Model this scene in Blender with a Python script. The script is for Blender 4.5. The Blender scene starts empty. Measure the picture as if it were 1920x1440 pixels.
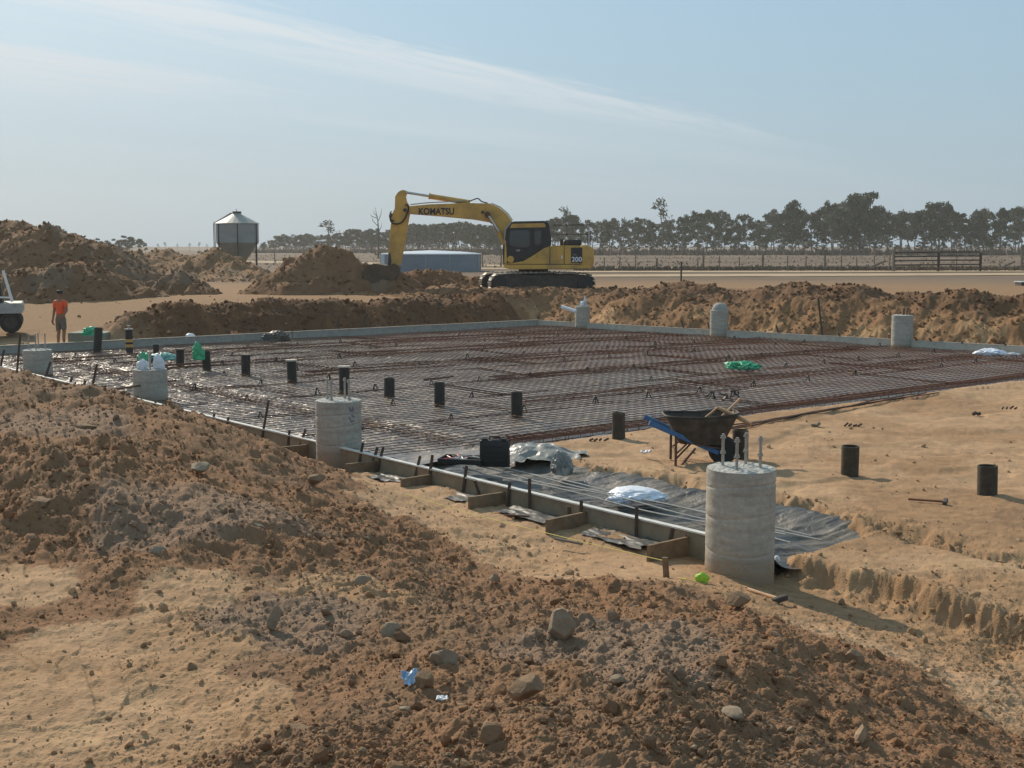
import bpy, bmesh, math, random
import numpy as np
from mathutils import Vector, Matrix, noise as mnoise

SC = bpy.context.scene
COL = SC.collection
rnd = random.Random(7)
R = math.radians

# ------------------------------------------------------------------ camera
FPX, HCAM = 2330.0, 2.8
TH = math.atan2(258.0, FPX)
ST, CT = math.sin(TH), math.cos(TH)
cd = bpy.data.cameras.new('camera')
cam = bpy.data.objects.new('camera', cd)
COL.objects.link(cam)
cam.location = (0, 0, HCAM)
cam.rotation_euler = (math.pi/2 - TH, 0, 0)
cd.sensor_width = 36.0
cd.lens = 36.0*FPX/1920.0
cd.clip_start = 0.1
cd.clip_end = 9000
SC.camera = cam

def ray(px, py):
    u, v = px-960.0, 720.0-py
    return u, FPX*CT+v*ST, -FPX*ST+v*CT
def P(px, py, z=0.0):
    u, dy, dz = ray(px, py)
    t = (z-HCAM)/dz
    return Vector((u*t, dy*t, z))
def PY(px, py, Y):
    u, dy, dz = ray(px, py)
    t = Y/dy
    return Vector((u*t, Y, HCAM+dz*t))

# slab frame: U along the near form away from the near pier, V across the slab
OX, OY = 1.74, 11.11
D1 = (-0.631, 0.776); D2 = (0.776, 0.631)
def W(U, V, z=0.0):
    return Vector((OX+U*D1[0]+V*D2[0], OY+U*D1[1]+V*D2[1], z))
def UV(x, y):
    dx, dy = x-OX, y-OY
    return dx*D1[0]+dy*D1[1], dx*D2[0]+dy*D2[1]
def VF(U):
    return 19.86+(23.1-U)*0.143
U0, U1 = 6.1, 25.4
ANGV = math.atan2(D2[1], D2[0])   # direction of V
ANGU = math.atan2(D1[1], D1[0])

# ------------------------------------------------------------------ numpy noise
def _h(ix, iy, s):
    h = (ix.astype(np.int64)*374761393 + iy.astype(np.int64)*668265263 + s*974634777) & 0xffffffff
    h = ((h ^ (h >> 13))*1274126177) & 0xffffffff
    h = ((h ^ (h >> 16))*2246822519) & 0xffffffff
    h = h ^ (h >> 15)
    return (h & 0xffffff)/float(0xffffff)
def vnoise(x, y, s=0):
    ix, iy = np.floor(x), np.floor(y)
    fx, fy = x-ix, y-iy
    ix = ix.astype(np.int64); iy = iy.astype(np.int64)
    ux = fx*fx*fx*(fx*(fx*6-15)+10); uy = fy*fy*fy*(fy*(fy*6-15)+10)
    a = _h(ix, iy, s); b = _h(ix+1, iy, s); c = _h(ix, iy+1, s); d = _h(ix+1, iy+1, s)
    return (a+(b-a)*ux+(c-a)*uy+(a-b-c+d)*ux*uy)*2-1
def fbm(x, y, s=0, o=4, g=0.5):
    r = 0; a = 1.0; t = 0
    for i in range(o):
        r = r+a*vnoise(x+i*17.3, y-i*9.1, s+i*31); t += a
        a *= g; x = x*2.03+0.37*y; y = y*2.03-0.37*x*0.5
    return r/t
def domes(x, y, cell, p, s, sq=0.62):
    """height field of lumps scattered one per cell"""
    gx, gy = x/cell, y/cell
    wx = gx+0.22*vnoise(gx*2.3, gy*2.3, s+5); wy = gy+0.22*vnoise(gx*2.3+9, gy*2.3, s+6)
    ix, iy = np.floor(wx).astype(np.int64), np.floor(wy).astype(np.int64)
    out = np.zeros_like(x)
    for dx in (-1, 0, 1):
        for dy in (-1, 0, 1):
            jx, jy = ix+dx, iy+dy
            keep = _h(jx, jy, s+1) < p
            cx = jx+0.2+0.6*_h(jx, jy, s+2); cy = jy+0.2+0.6*_h(jx, jy, s+3)
            r = 0.16+0.42*_h(jx, jy, s+4)**2
            an = _h(jx, jy, s+7)*6.28
            ex, ey = wx-cx, wy-cy
            ca, sa = np.cos(an), np.sin(an)
            e1 = ex*ca+ey*sa; e2 = (-ex*sa+ey*ca)*1.35
            q = 1-(e1*e1+e2*e2)/(r*r)
            hgt = np.where(keep & (q > 0), np.sqrt(np.maximum(q, 0))*r*sq, 0)
            out = np.maximum(out, hgt)
    return out*cell
def sm(t):
    t = np.clip(t, 0, 1)
    return t*t*(3-2*t)

# ------------------------------------------------------------------ materials
def lin(c):
    return tuple(((v/255.0)/12.92 if v/255.0 <= 0.04045 else ((v/255.0+0.055)/1.055)**2.4) for v in c)
def mat(name, col, rough=0.8, metal=0.0, spec=0.5, var=0.15, vs=6.0, bump=0.0, bs=40.0, col2=None, alpha=1.0, trans=0.0, attr=None, coat=0, thr=(0.35, 0.65)):
    m = bpy.data.materials.new(name); m.use_nodes = True
    nt = m.node_tree; N = nt.nodes; L = nt.links
    b = N['Principled BSDF']
    b.inputs['Roughness'].default_value = rough
    b.inputs['Metallic'].default_value = metal
    b.inputs['Specular IOR Level'].default_value = spec
    b.inputs['Alpha'].default_value = alpha
    b.inputs['Transmission Weight'].default_value = trans
    b.inputs['Coat Weight'].default_value = coat
    tc = N.new('ShaderNodeTexCoord')
    n = N.new('ShaderNodeTexNoise'); n.inputs['Scale'].default_value = vs; n.inputs['Detail'].default_value = 6; n.inputs['Roughness'].default_value = 0.65
    L.new(tc.outputs['Object'], n.inputs['Vector'])
    if attr:
        at = N.new('ShaderNodeAttribute'); at.attribute_name = attr
        mr = N.new('ShaderNodeMapRange'); mr.inputs[1].default_value = 0.25; mr.inputs[2].default_value = 0.75
        mr.inputs[3].default_value = 1-var; mr.inputs[4].default_value = 1+var
        L.new(n.outputs[0], mr.inputs[0])
        mx = N.new('ShaderNodeVectorMath'); mx.operation = 'SCALE'
        L.new(at.outputs['Color'], mx.inputs[0]); L.new(mr.outputs[0], mx.inputs['Scale'])
        L.new(mx.outputs[0], b.inputs['Base Color'])
    else:
        cr = N.new('ShaderNodeValToRGB')
        c2 = col2 if col2 else tuple(min(1, v*(1+var)) for v in col)
        c1 = col if col2 else tuple(v*(1-var) for v in col)
        cr.color_ramp.elements[0].position = thr[0]; cr.color_ramp.elements[1].position = thr[1]
        cr.color_ramp.elements[0].color = (*c1, 1); cr.color_ramp.elements[1].color = (*c2, 1)
        L.new(n.outputs[0], cr.inputs[0]); L.new(cr.outputs[0], b.inputs['Base Color'])
    if bump:
        n2 = N.new('ShaderNodeTexNoise'); n2.inputs['Scale'].default_value = bs; n2.inputs['Detail'].default_value = 5
        L.new(tc.outputs['Object'], n2.inputs['Vector'])
        bp = N.new('ShaderNodeBump'); bp.inputs['Strength'].default_value = min(1, bump); bp.inputs['Distance'].default_value = 0.02*max(1, bump)
        L.new(n2.outputs[0], bp.inputs['Height']); L.new(bp.outputs[0], b.inputs['Normal'])
    return m

M = {}
M['soil'] = mat('soil', (0, 0, 0), rough=0.95, spec=0.15, var=0.16, vs=9, bump=0.5, bs=70, attr='soil')
M['clod'] = mat('clod_soil', (0, 0, 0), rough=0.95, spec=0.15, var=0.2, vs=25, bump=0.4, bs=120, attr='soil')
M['concrete'] = mat('concrete', (0.34, 0.325, 0.29), rough=0.85, spec=0.3, var=0.13, vs=7, bump=0.25, bs=60)
M['rust'] = mat('rusty_steel', (0.09, 0.05, 0.036), rough=0.8, spec=0.3, col2=(0.15, 0.08, 0.054), vs=3)
M['rust_red'] = mat('red_rusty_steel', (0.13, 0.056, 0.036), rough=0.85, spec=0.3, col2=(0.21, 0.094, 0.056), vs=3)
M['peg'] = mat('dark_steel_peg', (0.045, 0.035, 0.03), rough=0.7, col2=(0.08, 0.055, 0.04), vs=15)
M['galv'] = mat('galvanised_steel', (0.36, 0.35, 0.32), rough=0.45, metal=0.6, var=0.15, vs=20)
M['blackpipe'] = mat('black_plastic_pipe', (0.022, 0.02, 0.017), rough=0.5, var=0.2, vs=12)
M['dirtypipe'] = mat('dusty_black_pipe', (0.03, 0.026, 0.02), rough=0.75, col2=(0.075, 0.058, 0.035), vs=9)
M['timber'] = mat('form_timber', (0.24, 0.19, 0.13), rough=0.85, spec=0.2, col2=(0.33, 0.27, 0.19), vs=5, bump=0.2, bs=60)
M['timber_pale'] = mat('pale_form_timber', (0.42, 0.38, 0.31), rough=0.8, spec=0.3, col2=(0.55, 0.5, 0.42), vs=6)
M['timber_brown'] = mat('brown_form_timber', (0.17, 0.115, 0.07), rough=0.85, spec=0.2, col2=(0.26, 0.185, 0.12), vs=9, bump=0.3, bs=50)
M['handle'] = mat('handle_wood', (0.38, 0.2, 0.1), rough=0.6, col2=(0.5, 0.3, 0.16), vs=10)
M['yellow'] = mat('worn_yellow_paint', (0.46, 0.275, 0.09), rough=0.6, spec=0.3, col2=(0.68, 0.395, 0.095), vs=1.3, thr=(0.38, 0.58))
M['blackpaint'] = mat('black_machine_paint', (0.02, 0.02, 0.02), rough=0.5, var=0.3, vs=4)
M['mud'] = mat('mud_caked_steel', (0.07, 0.05, 0.035), rough=0.9, col2=(0.14, 0.095, 0.06), vs=3)
M['darkmetal'] = mat('dusty_dark_steel', (0.045, 0.038, 0.033), rough=0.8, col2=(0.085, 0.068, 0.055), vs=4)
M['shoe'] = mat('polished_track_steel', (0.32, 0.29, 0.25), rough=0.45, metal=0.5, var=0.3, vs=8)
M['glass'] = mat('cab_glass', (0.025, 0.032, 0.032), rough=0.08, spec=0.8, var=0.1, vs=2)
M['chrome'] = mat('ram_chrome', (0.5, 0.5, 0.5), rough=0.2, metal=0.9, var=0.1)
M['rubber'] = mat('black_rubber', (0.02, 0.02, 0.021), rough=0.7, var=0.2)
M['white'] = mat('white_plastic', (0.75, 0.76, 0.78), rough=0.45, var=0.05)
M['bagwhite'] = mat('white_plastic_bag', (0.74, 0.77, 0.84), rough=0.4, var=0.08, vs=12, bump=0.3, bs=30)
M['baggreen'] = mat('green_plastic_bag', (0.02, 0.3, 0.13), rough=0.4, col2=(0.08, 0.5, 0.26), vs=14, bump=0.3, bs=30)
M['aqua'] = mat('pale_green_plastic', (0.25, 0.48, 0.42), rough=0.4, var=0.2, vs=14)
M['blue'] = mat('blue_paint', (0.035, 0.11, 0.25), rough=0.5, col2=(0.05, 0.16, 0.34), vs=15)
M['tray'] = mat('dirty_steel_tray', (0.035, 0.028, 0.022), rough=0.7, col2=(0.085, 0.066, 0.048), vs=9)
M['orange'] = mat('orange_fabric', (0.72, 0.1, 0.03), rough=0.8, var=0.1)
M['skin'] = mat('skin', (0.23, 0.12, 0.07), rough=0.6, var=0.08)
M['hair'] = mat('dark_hair', (0.02, 0.015, 0.012), rough=0.8)
M['trouser'] = mat('grey_fabric', (0.13, 0.12, 0.1), rough=0.9, var=0.15)
M['boot'] = mat('brown_boot_leather', (0.06, 0.035, 0.02), rough=0.7)
M['silo'] = mat('dull_zinc', (0.3, 0.31, 0.3), rough=0.5, metal=0.35, var=0.1, vs=2)
M['siloroof'] = mat('pale_zinc_roof', (0.33, 0.33, 0.3), rough=0.55, metal=0.2, var=0.08, vs=2)
M['tank'] = mat('bluegrey_tank_steel', (0.2, 0.23, 0.27), rough=0.5, metal=0.2, var=0.1, vs=0.8)
M['tankpale'] = mat('pale_tank_steel', (0.6, 0.64, 0.68), rough=0.4, metal=0.2, var=0.05)
M['fencewood'] = mat('weathered_post', (0.14, 0.12, 0.095), rough=0.9, col2=(0.2, 0.17, 0.135), vs=4)
M['fencedark'] = mat('dark_rail_timber', (0.05, 0.038, 0.03), rough=0.9, var=0.2)
M['paleplaster'] = mat('greenish_concrete', (0.2, 0.215, 0.17), rough=0.85, var=0.1)
M['lime'] = mat('lime_plastic', (0.35, 0.6, 0.03), rough=0.5, var=0.1)
M['string'] = mat('yellow_string', (0.6, 0.5, 0.12), rough=0.8, var=0.1)
M['road'] = mat('pale_dirt_road', (0.44, 0.33, 0.22), rough=0.95, spec=0.1, var=0.12, vs=0.6)
M['trunk'] = mat('grey_bark', (0.1, 0.088, 0.072), rough=0.9, col2=(0.17, 0.15, 0.125), vs=2)
M['leaf'] = mat('gum_leaf', (0.04, 0.053, 0.022), rough=0.7, spec=0.2, col2=(0.105, 0.12, 0.055), vs=0.5)
M['leaf2'] = mat('pale_gum_leaf', (0.07, 0.078, 0.038), rough=0.7, spec=0.2, col2=(0.14, 0.14, 0.08), vs=0.5)
M['scrub'] = mat('dry_scrub', (0.13, 0.1, 0.07), rough=0.9, spec=0.1, col2=(0.2, 0.155, 0.11), vs=0.4)
M['stone'] = mat('field_stone', (0.23, 0.17, 0.115), rough=0.9, spec=0.2, col2=(0.33, 0.26, 0.185), vs=9, bump=0.5, bs=25)
M['stone_brown'] = mat('brown_stone', (0.21, 0.135, 0.08), rough=0.9, spec=0.2, col2=(0.29, 0.19, 0.115), vs=9, bump=0.5, bs=25)
M['red'] = mat('red_plastic', (0.4, 0.02, 0.02), rough=0.4)
M['purple'] = mat('purple_marker_paint', (0.16, 0.14, 0.24), rough=0.8)
M['case'] = mat('black_tool_case', (0.018, 0.018, 0.019), rough=0.5, var=0.15, vs=20)
M['cleartape'] = mat('duct_tape', (0.55, 0.55, 0.5), rough=0.4)

def membrane_mat(name, base, rough, bump, scale):
    m = bpy.data.materials.new(name); m.use_nodes = True
    nt = m.node_tree; N = nt.nodes; L = nt.links
    b = N['Principled BSDF']
    tc = N.new('ShaderNodeTexCoord')
    n = N.new('ShaderNodeTexNoise'); n.inputs['Scale'].default_value = scale; n.inputs['Detail'].default_value = 4; n.inputs['Distortion'].default_value = 1.2
    L.new(tc.outputs['Object'], n.inputs['Vector'])
    bp = N.new('ShaderNodeBump'); bp.inputs['Strength'].default_value = bump; bp.inputs['Distance'].default_value = 0.03
    L.new(n.outputs[0], bp.inputs['Height']); L.new(bp.outputs[0], b.inputs['Normal'])
    n2 = N.new('ShaderNodeTexNoise'); n2.inputs['Scale'].default_value = 2.2; n2.inputs['Detail'].default_value = 7
    L.new(tc.outputs['Object'], n2.inputs['Vector'])
    cr = N.new('ShaderNodeValToRGB')
    cr.color_ramp.elements[0].position = 0.4; cr.color_ramp.elements[1].position = 0.66
    cr.color_ramp.elements[0].color = (*base, 1); cr.color_ramp.elements[1].color = (base[0]+0.1, base[1]+0.08, base[2]+0.055, 1)
    L.new(n2.outputs[0], cr.inputs[0]); L.new(cr.outputs[0], b.inputs['Base Color'])
    mr = N.new('ShaderNodeMapRange'); mr.inputs[1].default_value = 0.35; mr.inputs[2].default_value = 0.7; mr.inputs[3].default_value = rough; mr.inputs[4].default_value = min(0.8, rough+0.25)
    L.new(n2.outputs[0], mr.inputs[0]); L.new(mr.outputs[0], b.inputs['Roughness'])
    b.inputs['Specular IOR Level'].default_value = 0.7
    return m
M['membrane'] = membrane_mat('black_plastic_sheet', (0.18, 0.152, 0.134), 0.3, 1.0, 5.0)
M['strip'] = membrane_mat('grey_black_plastic_sheet', (0.03, 0.029, 0.028), 0.4, 0.45, 9.0)
M['silverplastic'] = membrane_mat('silvery_plastic', (0.2, 0.2, 0.185), 0.34, 0.4, 9.0)

# ------------------------------------------------------------------ mesh helpers
def tag(o, label=None, cat=None, group=None, kind=None):
    if label: o['label'] = label
    if cat: o['category'] = cat
    if group: o['group'] = group
    if kind: o['kind'] = kind
    return o
def np_mesh(name, verts, faces, m, parent=None, cols=None, smooth=True, face_n=4):
    me = bpy.data.meshes.new(name)
    verts = np.asarray(verts, dtype=np.float32); faces = np.asarray(faces, dtype=np.int32)
    me.vertices.add(len(verts)); me.vertices.foreach_set('co', verts.ravel())
    nf = len(faces); k = faces.shape[1]
    me.loops.add(nf*k); me.loops.foreach_set('vertex_index', faces.ravel())
    me.polygons.add(nf)
    me.polygons.foreach_set('loop_start', np.arange(0, nf*k, k, dtype=np.int32))
    me.polygons.foreach_set('loop_total', np.full(nf, k, dtype=np.int32))
    me.polygons.foreach_set('use_smooth', np.full(nf, smooth, dtype=bool))
    me.update(calc_edges=True)
    if cols is not None:
        a = me.color_attributes.new('soil', 'FLOAT_COLOR', 'POINT')
        c = np.ones((len(verts), 4), dtype=np.float32); c[:, :3] = cols
        a.data.foreach_set('color', c.ravel())
    me.materials.append(m)
    o = bpy.data.objects.new(name, me); COL.objects.link(o)
    if parent is not None: o.parent = parent
    return o
def grid_faces(nr, nc):
    i = np.arange(nr-1)[:, None]*nc+np.arange(nc-1)[None, :]
    i = i.ravel()
    return np.stack([i, i+1, i+nc+1, i+nc], 1)

class MB:
    def __init__(s): s.v = []; s.f = []; s.T = Matrix.Identity(4)
    def add(s, vs, fs):
        o = len(s.v); s.v += [tuple(s.T @ Vector(v)) for v in vs]; s.f += [tuple(i+o for i in f) for f in fs]
        return s
    def box(s, c, d, rot=None):
        x, y, z = d[0]/2, d[1]/2, d[2]/2
        vs = [Vector(p) for p in ((-x,-y,-z),(x,-y,-z),(x,y,-z),(-x,y,-z),(-x,-y,z),(x,-y,z),(x,y,z),(-x,y,z))]
        if rot is not None: vs = [rot @ v for v in vs]
        vs = [v+Vector(c) for v in vs]
        return s.add(vs, [(0,3,2,1),(4,5,6,7),(0,1,5,4),(1,2,6,5),(2,3,7,6),(3,0,4,7)])
    def bar(s, a, b, w, h=None, up=(0, 0, 1)):
        a, b = Vector(a), Vector(b); h = h or w
        d = (b-a); L = d.length; d.normalize(); up = Vector(up)
        if abs(d.dot(up)) > 0.99: up = Vector((0, 1, 0))
        sx = d.cross(up).normalized(); uz = sx.cross(d).normalized()
        rot = Matrix((sx, d, uz)).transposed()
        return s.box((a+b)/2, (w, L, h), rot)
    def tube(s, pts, r, n=6, cap=True):
        pts = [Vector(p) for p in pts]; rs = r if isinstance(r, (list, tuple)) else [r]*len(pts)
        vs = []; fs = []
        prev = None
        for i, p in enumerate(pts):
            d = (pts[min(i+1, len(pts)-1)]-pts[max(i-1, 0)]).normalized()
            if prev is None:
                up = Vector((0, 0, 1)) if abs(d.z) < 0.9 else Vector((1, 0, 0))
                x = d.cross(up).normalized()
            else:
                x = (prev-d*prev.dot(d)).normalized()
            prev = x; y = d.cross(x)
            for k in range(n):
                a = 2*math.pi*k/n
                vs.append(p+(x*math.cos(a)+y*math.sin(a))*rs[i])
        for i in range(len(pts)-1):
            for k in range(n):
                a = i*n+k; b = i*n+(k+1) % n
                fs.append((a, b, b+n, a+n))
        if cap:
            fs.append(tuple(range(n-1, -1, -1))); fs.append(tuple(range((len(pts)-1)*n, len(pts)*n)))
        return s.add(vs, fs)
    def lathe(s, prof, n=24, c=(0, 0, 0), wob=0.0, closed=True):
        vs = []; fs = []
        for (r, z) in prof:
            for k in range(n):
                a = 2*math.pi*k/n
                rr = r*(1+wob*math.sin(3*a+z*5))
                vs.append((c[0]+rr*math.cos(a), c[1]+rr*math.sin(a), c[2]+z))
        for i in range(len(prof)-1):
            for k in range(n):
                a = i*n+k; b = i*n+(k+1) % n
                fs.append((a, b, b+n, a+n))
        if closed:
            fs.append(tuple(range(n-1, -1, -1))); fs.append(tuple(range((len(prof)-1)*n, len(prof)*n)))
        return s.add(vs, fs)
    def prism(s, poly, y0, y1):
        """polygon in x,z extruded along y"""
        n = len(poly)
        vs = [(p[0], y0, p[1]) for p in poly]+[(p[0], y1, p[1]) for p in poly]
        fs = [tuple(range(n)), tuple(range(2*n-1, n-1, -1))]
        for i in range(n):
            j = (i+1) % n
            fs.append((i, i+n, j+n, j))
        return s.add(vs, fs)
    def build(s, name, m, parent=None, bevel=0.0, smooth=False, seg=2):
        me = bpy.data.meshes.new(name); me.from_pydata(s.v, [], s.f)
        bm = bmesh.new(); bm.from_mesh(me)
        bmesh.ops.recalc_face_normals(bm, faces=bm.faces)
        if bevel: bmesh.ops.bevel(bm, geom=bm.edges[:], offset=bevel, segments=seg, affect='EDGES', profile=0.5)
        bm.to_mesh(me); bm.free()
        if smooth:
            me.polygons.foreach_set('use_smooth', [True]*len(me.polygons))
            try: me.set_sharp_from_angle(angle=R(38))
            except Exception: pass
        me.materials.append(m)
        o = bpy.data.objects.new(name, me); COL.objects.link(o)
        if parent is not None: o.parent = parent
        return o
def empty(name, loc, rz=0.0, label=None, cat=None, group=None):
    o = bpy.data.objects.new(name, None); COL.objects.link(o)
    o.location = loc; o.rotation_euler = (0, 0, rz); o.empty_display_size = 0.2
    return tag(o, label, cat, group)
def copy_tree(o, parent=None, kids=None):
    c = o.copy(); COL.objects.link(c)
    if parent is not None: c.parent = parent
    for ch in [k for k in bpy.data.objects if k.parent == o] if kids is None else kids:
        d = ch.copy(); COL.objects.link(d); d.parent = c
    return c
def text_mesh(name, txt, size, m, parent, loc, depth=0.01, bold=0.0, rx=math.pi/2, rz=0.0, squash=1.0):
    cu = bpy.data.curves.new(name, 'FONT'); cu.body = txt; cu.size = size; cu.extrude = depth; cu.offset = bold
    cu.align_x = 'CENTER'; cu.align_y = 'CENTER'
    t = bpy.data.objects.new('tmp_text', cu); COL.objects.link(t)
    bpy.context.view_layer.update()
    dg = bpy.context.evaluated_depsgraph_get()
    me = bpy.data.meshes.new_from_object(t.evaluated_get(dg))
    bpy.data.objects.remove(t)
    me.transform(Matrix.Rotation(rz, 4, 'Z') @ Matrix.Rotation(rx, 4, 'X') @ Matrix.Diagonal((squash, 1, 1, 1)))
    me.materials.clear(); me.materials.append(m)
    o = bpy.data.objects.new(name, me); COL.objects.link(o)
    o.location = loc; o.parent = parent
    return o
def blob(name, size, seed, m, parent=None, loc=(0, 0, 0), rz=0.0, crump=0.25, freq=3.0, sub=5, flat=-0.5, smooth=True):
    bm = bmesh.new(); bmesh.ops.create_icosphere(bm, subdivisions=sub, radius=1.0)
    off = Vector((seed*3.7, seed*1.3, -seed*2.1))
    for v in bm.verts:
        p = v.co.copy()
        a = mnoise.noise(p*freq*0.5+off)*1.2
        b = 1-abs(mnoise.noise(p*freq+off*2))*2.6
        c = 1-abs(mnoise.noise(p*freq*2.3+off))*2.6
        k = 1+crump*(0.75*a+0.42*b+0.24*c)
        q = p*k
        if q.z < flat: q.z = flat+(q.z-flat)*0.1
        v.co = Vector((q.x*size[0], q.y*size[1], (q.z-flat)*size[2]))
    me = bpy.data.meshes.new(name); bm.to_mesh(me); bm.free()
    me.polygons.foreach_set('use_smooth', [smooth]*len(me.polygons))
    me.materials.append(m)
    o = bpy.data.objects.new(name, me); COL.objects.link(o); o.location = loc; o.rotation_euler[2] = rz
    if parent is not None: o.parent = parent
    return o
def rock(name, size, seed, m, loc, rz=0.0):
    bm = bmesh.new(); bmesh.ops.create_icosphere(bm, subdivisions=4, radius=1.0)
    g = random.Random(seed); pl = []
    for j in range(11):
        d = Vector((g.gauss(0, 1), g.gauss(0, 1), g.gauss(0, 1))).normalized(); pl.append((d, g.uniform(0.5, 0.85)))
    off = Vector((seed*3.1, seed*1.7, 0))
    for v in bm.verts:
        p = v.co.copy()
        for d, o in pl:
            s = p.dot(d)
            if s > o: p -= d*(s-o)*0.92
        p *= 1+0.05*mnoise.noise(p*4+off)+0.03*mnoise.noise(p*11+off)
        v.co = Vector((p.x*size[0], p.y*size[1], (p.z+0.45)*size[2]))*1.25
    me = bpy.data.meshes.new(name); bm.to_mesh(me); bm.free()
    me.polygons.foreach_set('use_smooth', [True]*len(me.polygons))
    try: me.set_sharp_from_angle(angle=R(22))
    except Exception: pass
    me.materials.append(m)
    o = bpy.data.objects.new(name, me); COL.objects.link(o); o.location = loc; o.rotation_euler[2] = rz
    return o
def cloth(name, w, d, seed, m, h=0.06, res=40, edge=0.2, parent=None, freq=6.0):
    """a crumpled thin sheet with an uneven edge and real thickness from its folds"""
    xs = np.linspace(-1, 1, res); X, Y = np.meshgrid(xs, xs)
    e = 1-edge*(0.5+0.5*fbm(X*2+seed, Y*2-seed, seed))
    x = X*w/2*e; y = Y*d/2*e
    f = fbm(X*freq*0.4+seed, Y*freq*0.4, seed+3, 3); r = 1-np.abs(fbm(X*freq*0.5, Y*freq*0.5+seed, seed+9, 3))*2.4
    z = h*(0.5+0.5*f+0.5*np.maximum(r, 0))
    v = np.stack([x.ravel(), y.ravel(), z.ravel()], 1)
    o = np_mesh(name, v, grid_faces(res, res), m, parent)
    return o

# ------------------------------------------------------------------ ground shape
T, B, G, F = 0, 1, 2, 3     # tan, brown, grey, field
CP = [ # px, py, z, rough, tone
 (0,698,1.0,.7,B),(60,722,.98,.8,B),(110,728,.97,.8,B),(200,737,.97,.9,B),(300,768,.92,.9,B),(400,792,.86,.9,B),(480,824,.74,.9,B),(540,848,.58,.9,B),(590,876,.36,.9,B),
 (640,893,.06,.5,B),(700,908,0,.25,T),(800,962,0,.35,T),(900,1012,0,.4,T),(1000,1062,0,.2,T),(1150,1078,0,.1,T),(1250,1078,0,.1,T),
 (1380,1085,-.03,.25,T),(1480,1105,-.14,.15,T),(1650,1140,-.2,.35,T),(1900,1215,-.2,.5,T),(1750,1180,-.2,.4,T),
 (860,905,0,.15,T),(980,960,0,.25,T),(1120,1010,0,.2,T),(1240,1060,0,.1,T),
 (0,850,.92,.95,B),(120,800,.98,.95,G),(200,850,.92,1,B),(400,885,.72,1,B),(350,1000,.6,.95,G),(550,930,.45,1,B),(480,960,.58,.95,G),(700,985,.18,.9,B),(850,1055,.12,.8,B),(780,1010,.13,.8,B),
 (0,960,.72,1,B),(120,1010,.6,.95,B),(230,980,.68,1,G),(500,1040,.5,.9,B),(620,1040,.4,.9,B),(650,1110,.33,.7,T),(560,1150,.42,1,G),(480,1170,.44,.95,G),(600,1200,.42,.9,G),
 (800,1110,.3,.85,B),(950,1130,.25,.7,B),(720,1120,.33,.7,T),
 (0,1085,.52,.2,T),(100,1100,.5,.12,T),(200,1085,.52,.7,B),(330,1100,.5,.25,T),(170,1130,.48,.4,B),(0,1180,.46,.45,B),(100,1200,.45,.15,T),(250,1200,.44,.15,T),(400,1220,.43,.3,T),
 (0,1300,.42,.2,T),(150,1300,.42,.1,T),(350,1300,.42,.25,T),(500,1250,.43,.5,B),(500,1330,.42,.35,T),(620,1300,.45,.6,B),(0,1420,.4,.3,T),(200,1430,.4,.3,T),(400,1390,.4,.35,T),(520,1420,.46,.8,B),(640,1400,.46,.85,B),
 (750,1200,.45,.85,B),(850,1180,.45,.8,B),(900,1260,.55,1,B),(1050,1200,.55,.95,G),(1120,1140,.4,.9,B),(1190,1098,.3,.9,B),(1290,1110,.28,.8,B),(1350,1150,.28,.7,B),(1450,1140,.12,.3,T),
 (1200,1200,.55,1,G),(1000,1350,.72,1,B),(1200,1350,.72,1,B),(1250,1270,.64,1,G),(1400,1200,.45,.95,B),(1450,1260,.62,1,B),(1560,1240,.4,.9,B),(1560,1340,.42,.85,B),(1500,1410,.6,1,B),(1340,1300,.7,1,B),(1350,1420,.72,1,B),
 (1650,1250,.22,.7,B),(1700,1320,.3,.9,B),(1620,1200,.02,.5,T),(1800,1270,.02,.5,T),(1900,1300,.0,.5,T),(1850,1400,.2,.8,B),(1700,1420,.4,.9,B),(1900,1430,.15,.7,B),
 (850,1420,.7,1,B),(750,1350,.55,.95,B),(1000,1430,.75,1,B),(1200,1435,.75,1,B),
]
cps = []
for px, py, z, rg, tn in CP:
    p = P(px, py, z); cps.append((p.x, p.y, z, rg, tn))
for U, V, z, rg, tn in [(1,-.1,.05,.15,T),(2,-.3,.04,.15,T),(3,-.1,.05,.2,T),(4,-.3,.04,.2,T),(5.2,-.1,.05,.3,T),(6.5,-.5,.02,.4,B),(8,-.6,.02,.6,B),(10,-.6,.05,.6,B),(12,-.5,.05,.6,B),(15,-.4,.05,.5,B),(18,-.4,.05,.5,B),(21,-.4,.03,.4,B),(24,-.5,0,.3,T),(27,-.5,.0,.2,T),(22,-4,.1,.4,B),(26,-6,.2,.3,T),(18,-8,.8,.7,B),(30,-8,.2,.2,T),
                      (0.6,-.25,0,.15,T),(-4,-1,-.2,.4,T),(-6,0,-.2,.4,T),(-3.2,.2,-.2,.4,T)]:
    p = W(U, V); cps.append((p.x, p.y, z, rg, tn))
for x, y, z, rg, tn in [(-9,4,.5,.5,B),(-12,10,1.0,.9,B),(-16,16,1.2,.9,B),(-20,24,.8,.6,B),(9,4,.3,.8,B),(9,8,-.1,.5,T),(0,1,.6,.9,B),(-4,1,.45,.5,B),(4,1,.5,.9,B)]:
    cps.append((x, y, z, rg, tn))
cps = np.array(cps)
_n = len(cps)
def _U(r2): return np.where(r2 > 0, r2*np.log(np.maximum(r2, 1e-12)), 0)*0.5
_d2 = ((cps[:, None, :2]-cps[None, :, :2])**2).sum(2)
_K = np.zeros((_n+3, _n+3)); _K[:_n, :_n] = _U(_d2)+np.eye(_n)*0.12
_K[:_n, _n] = 1; _K[:_n, _n+1:] = cps[:, :2]; _K[_n, :_n] = 1; _K[_n+1:, :_n] = cps[:, :2].T
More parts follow.
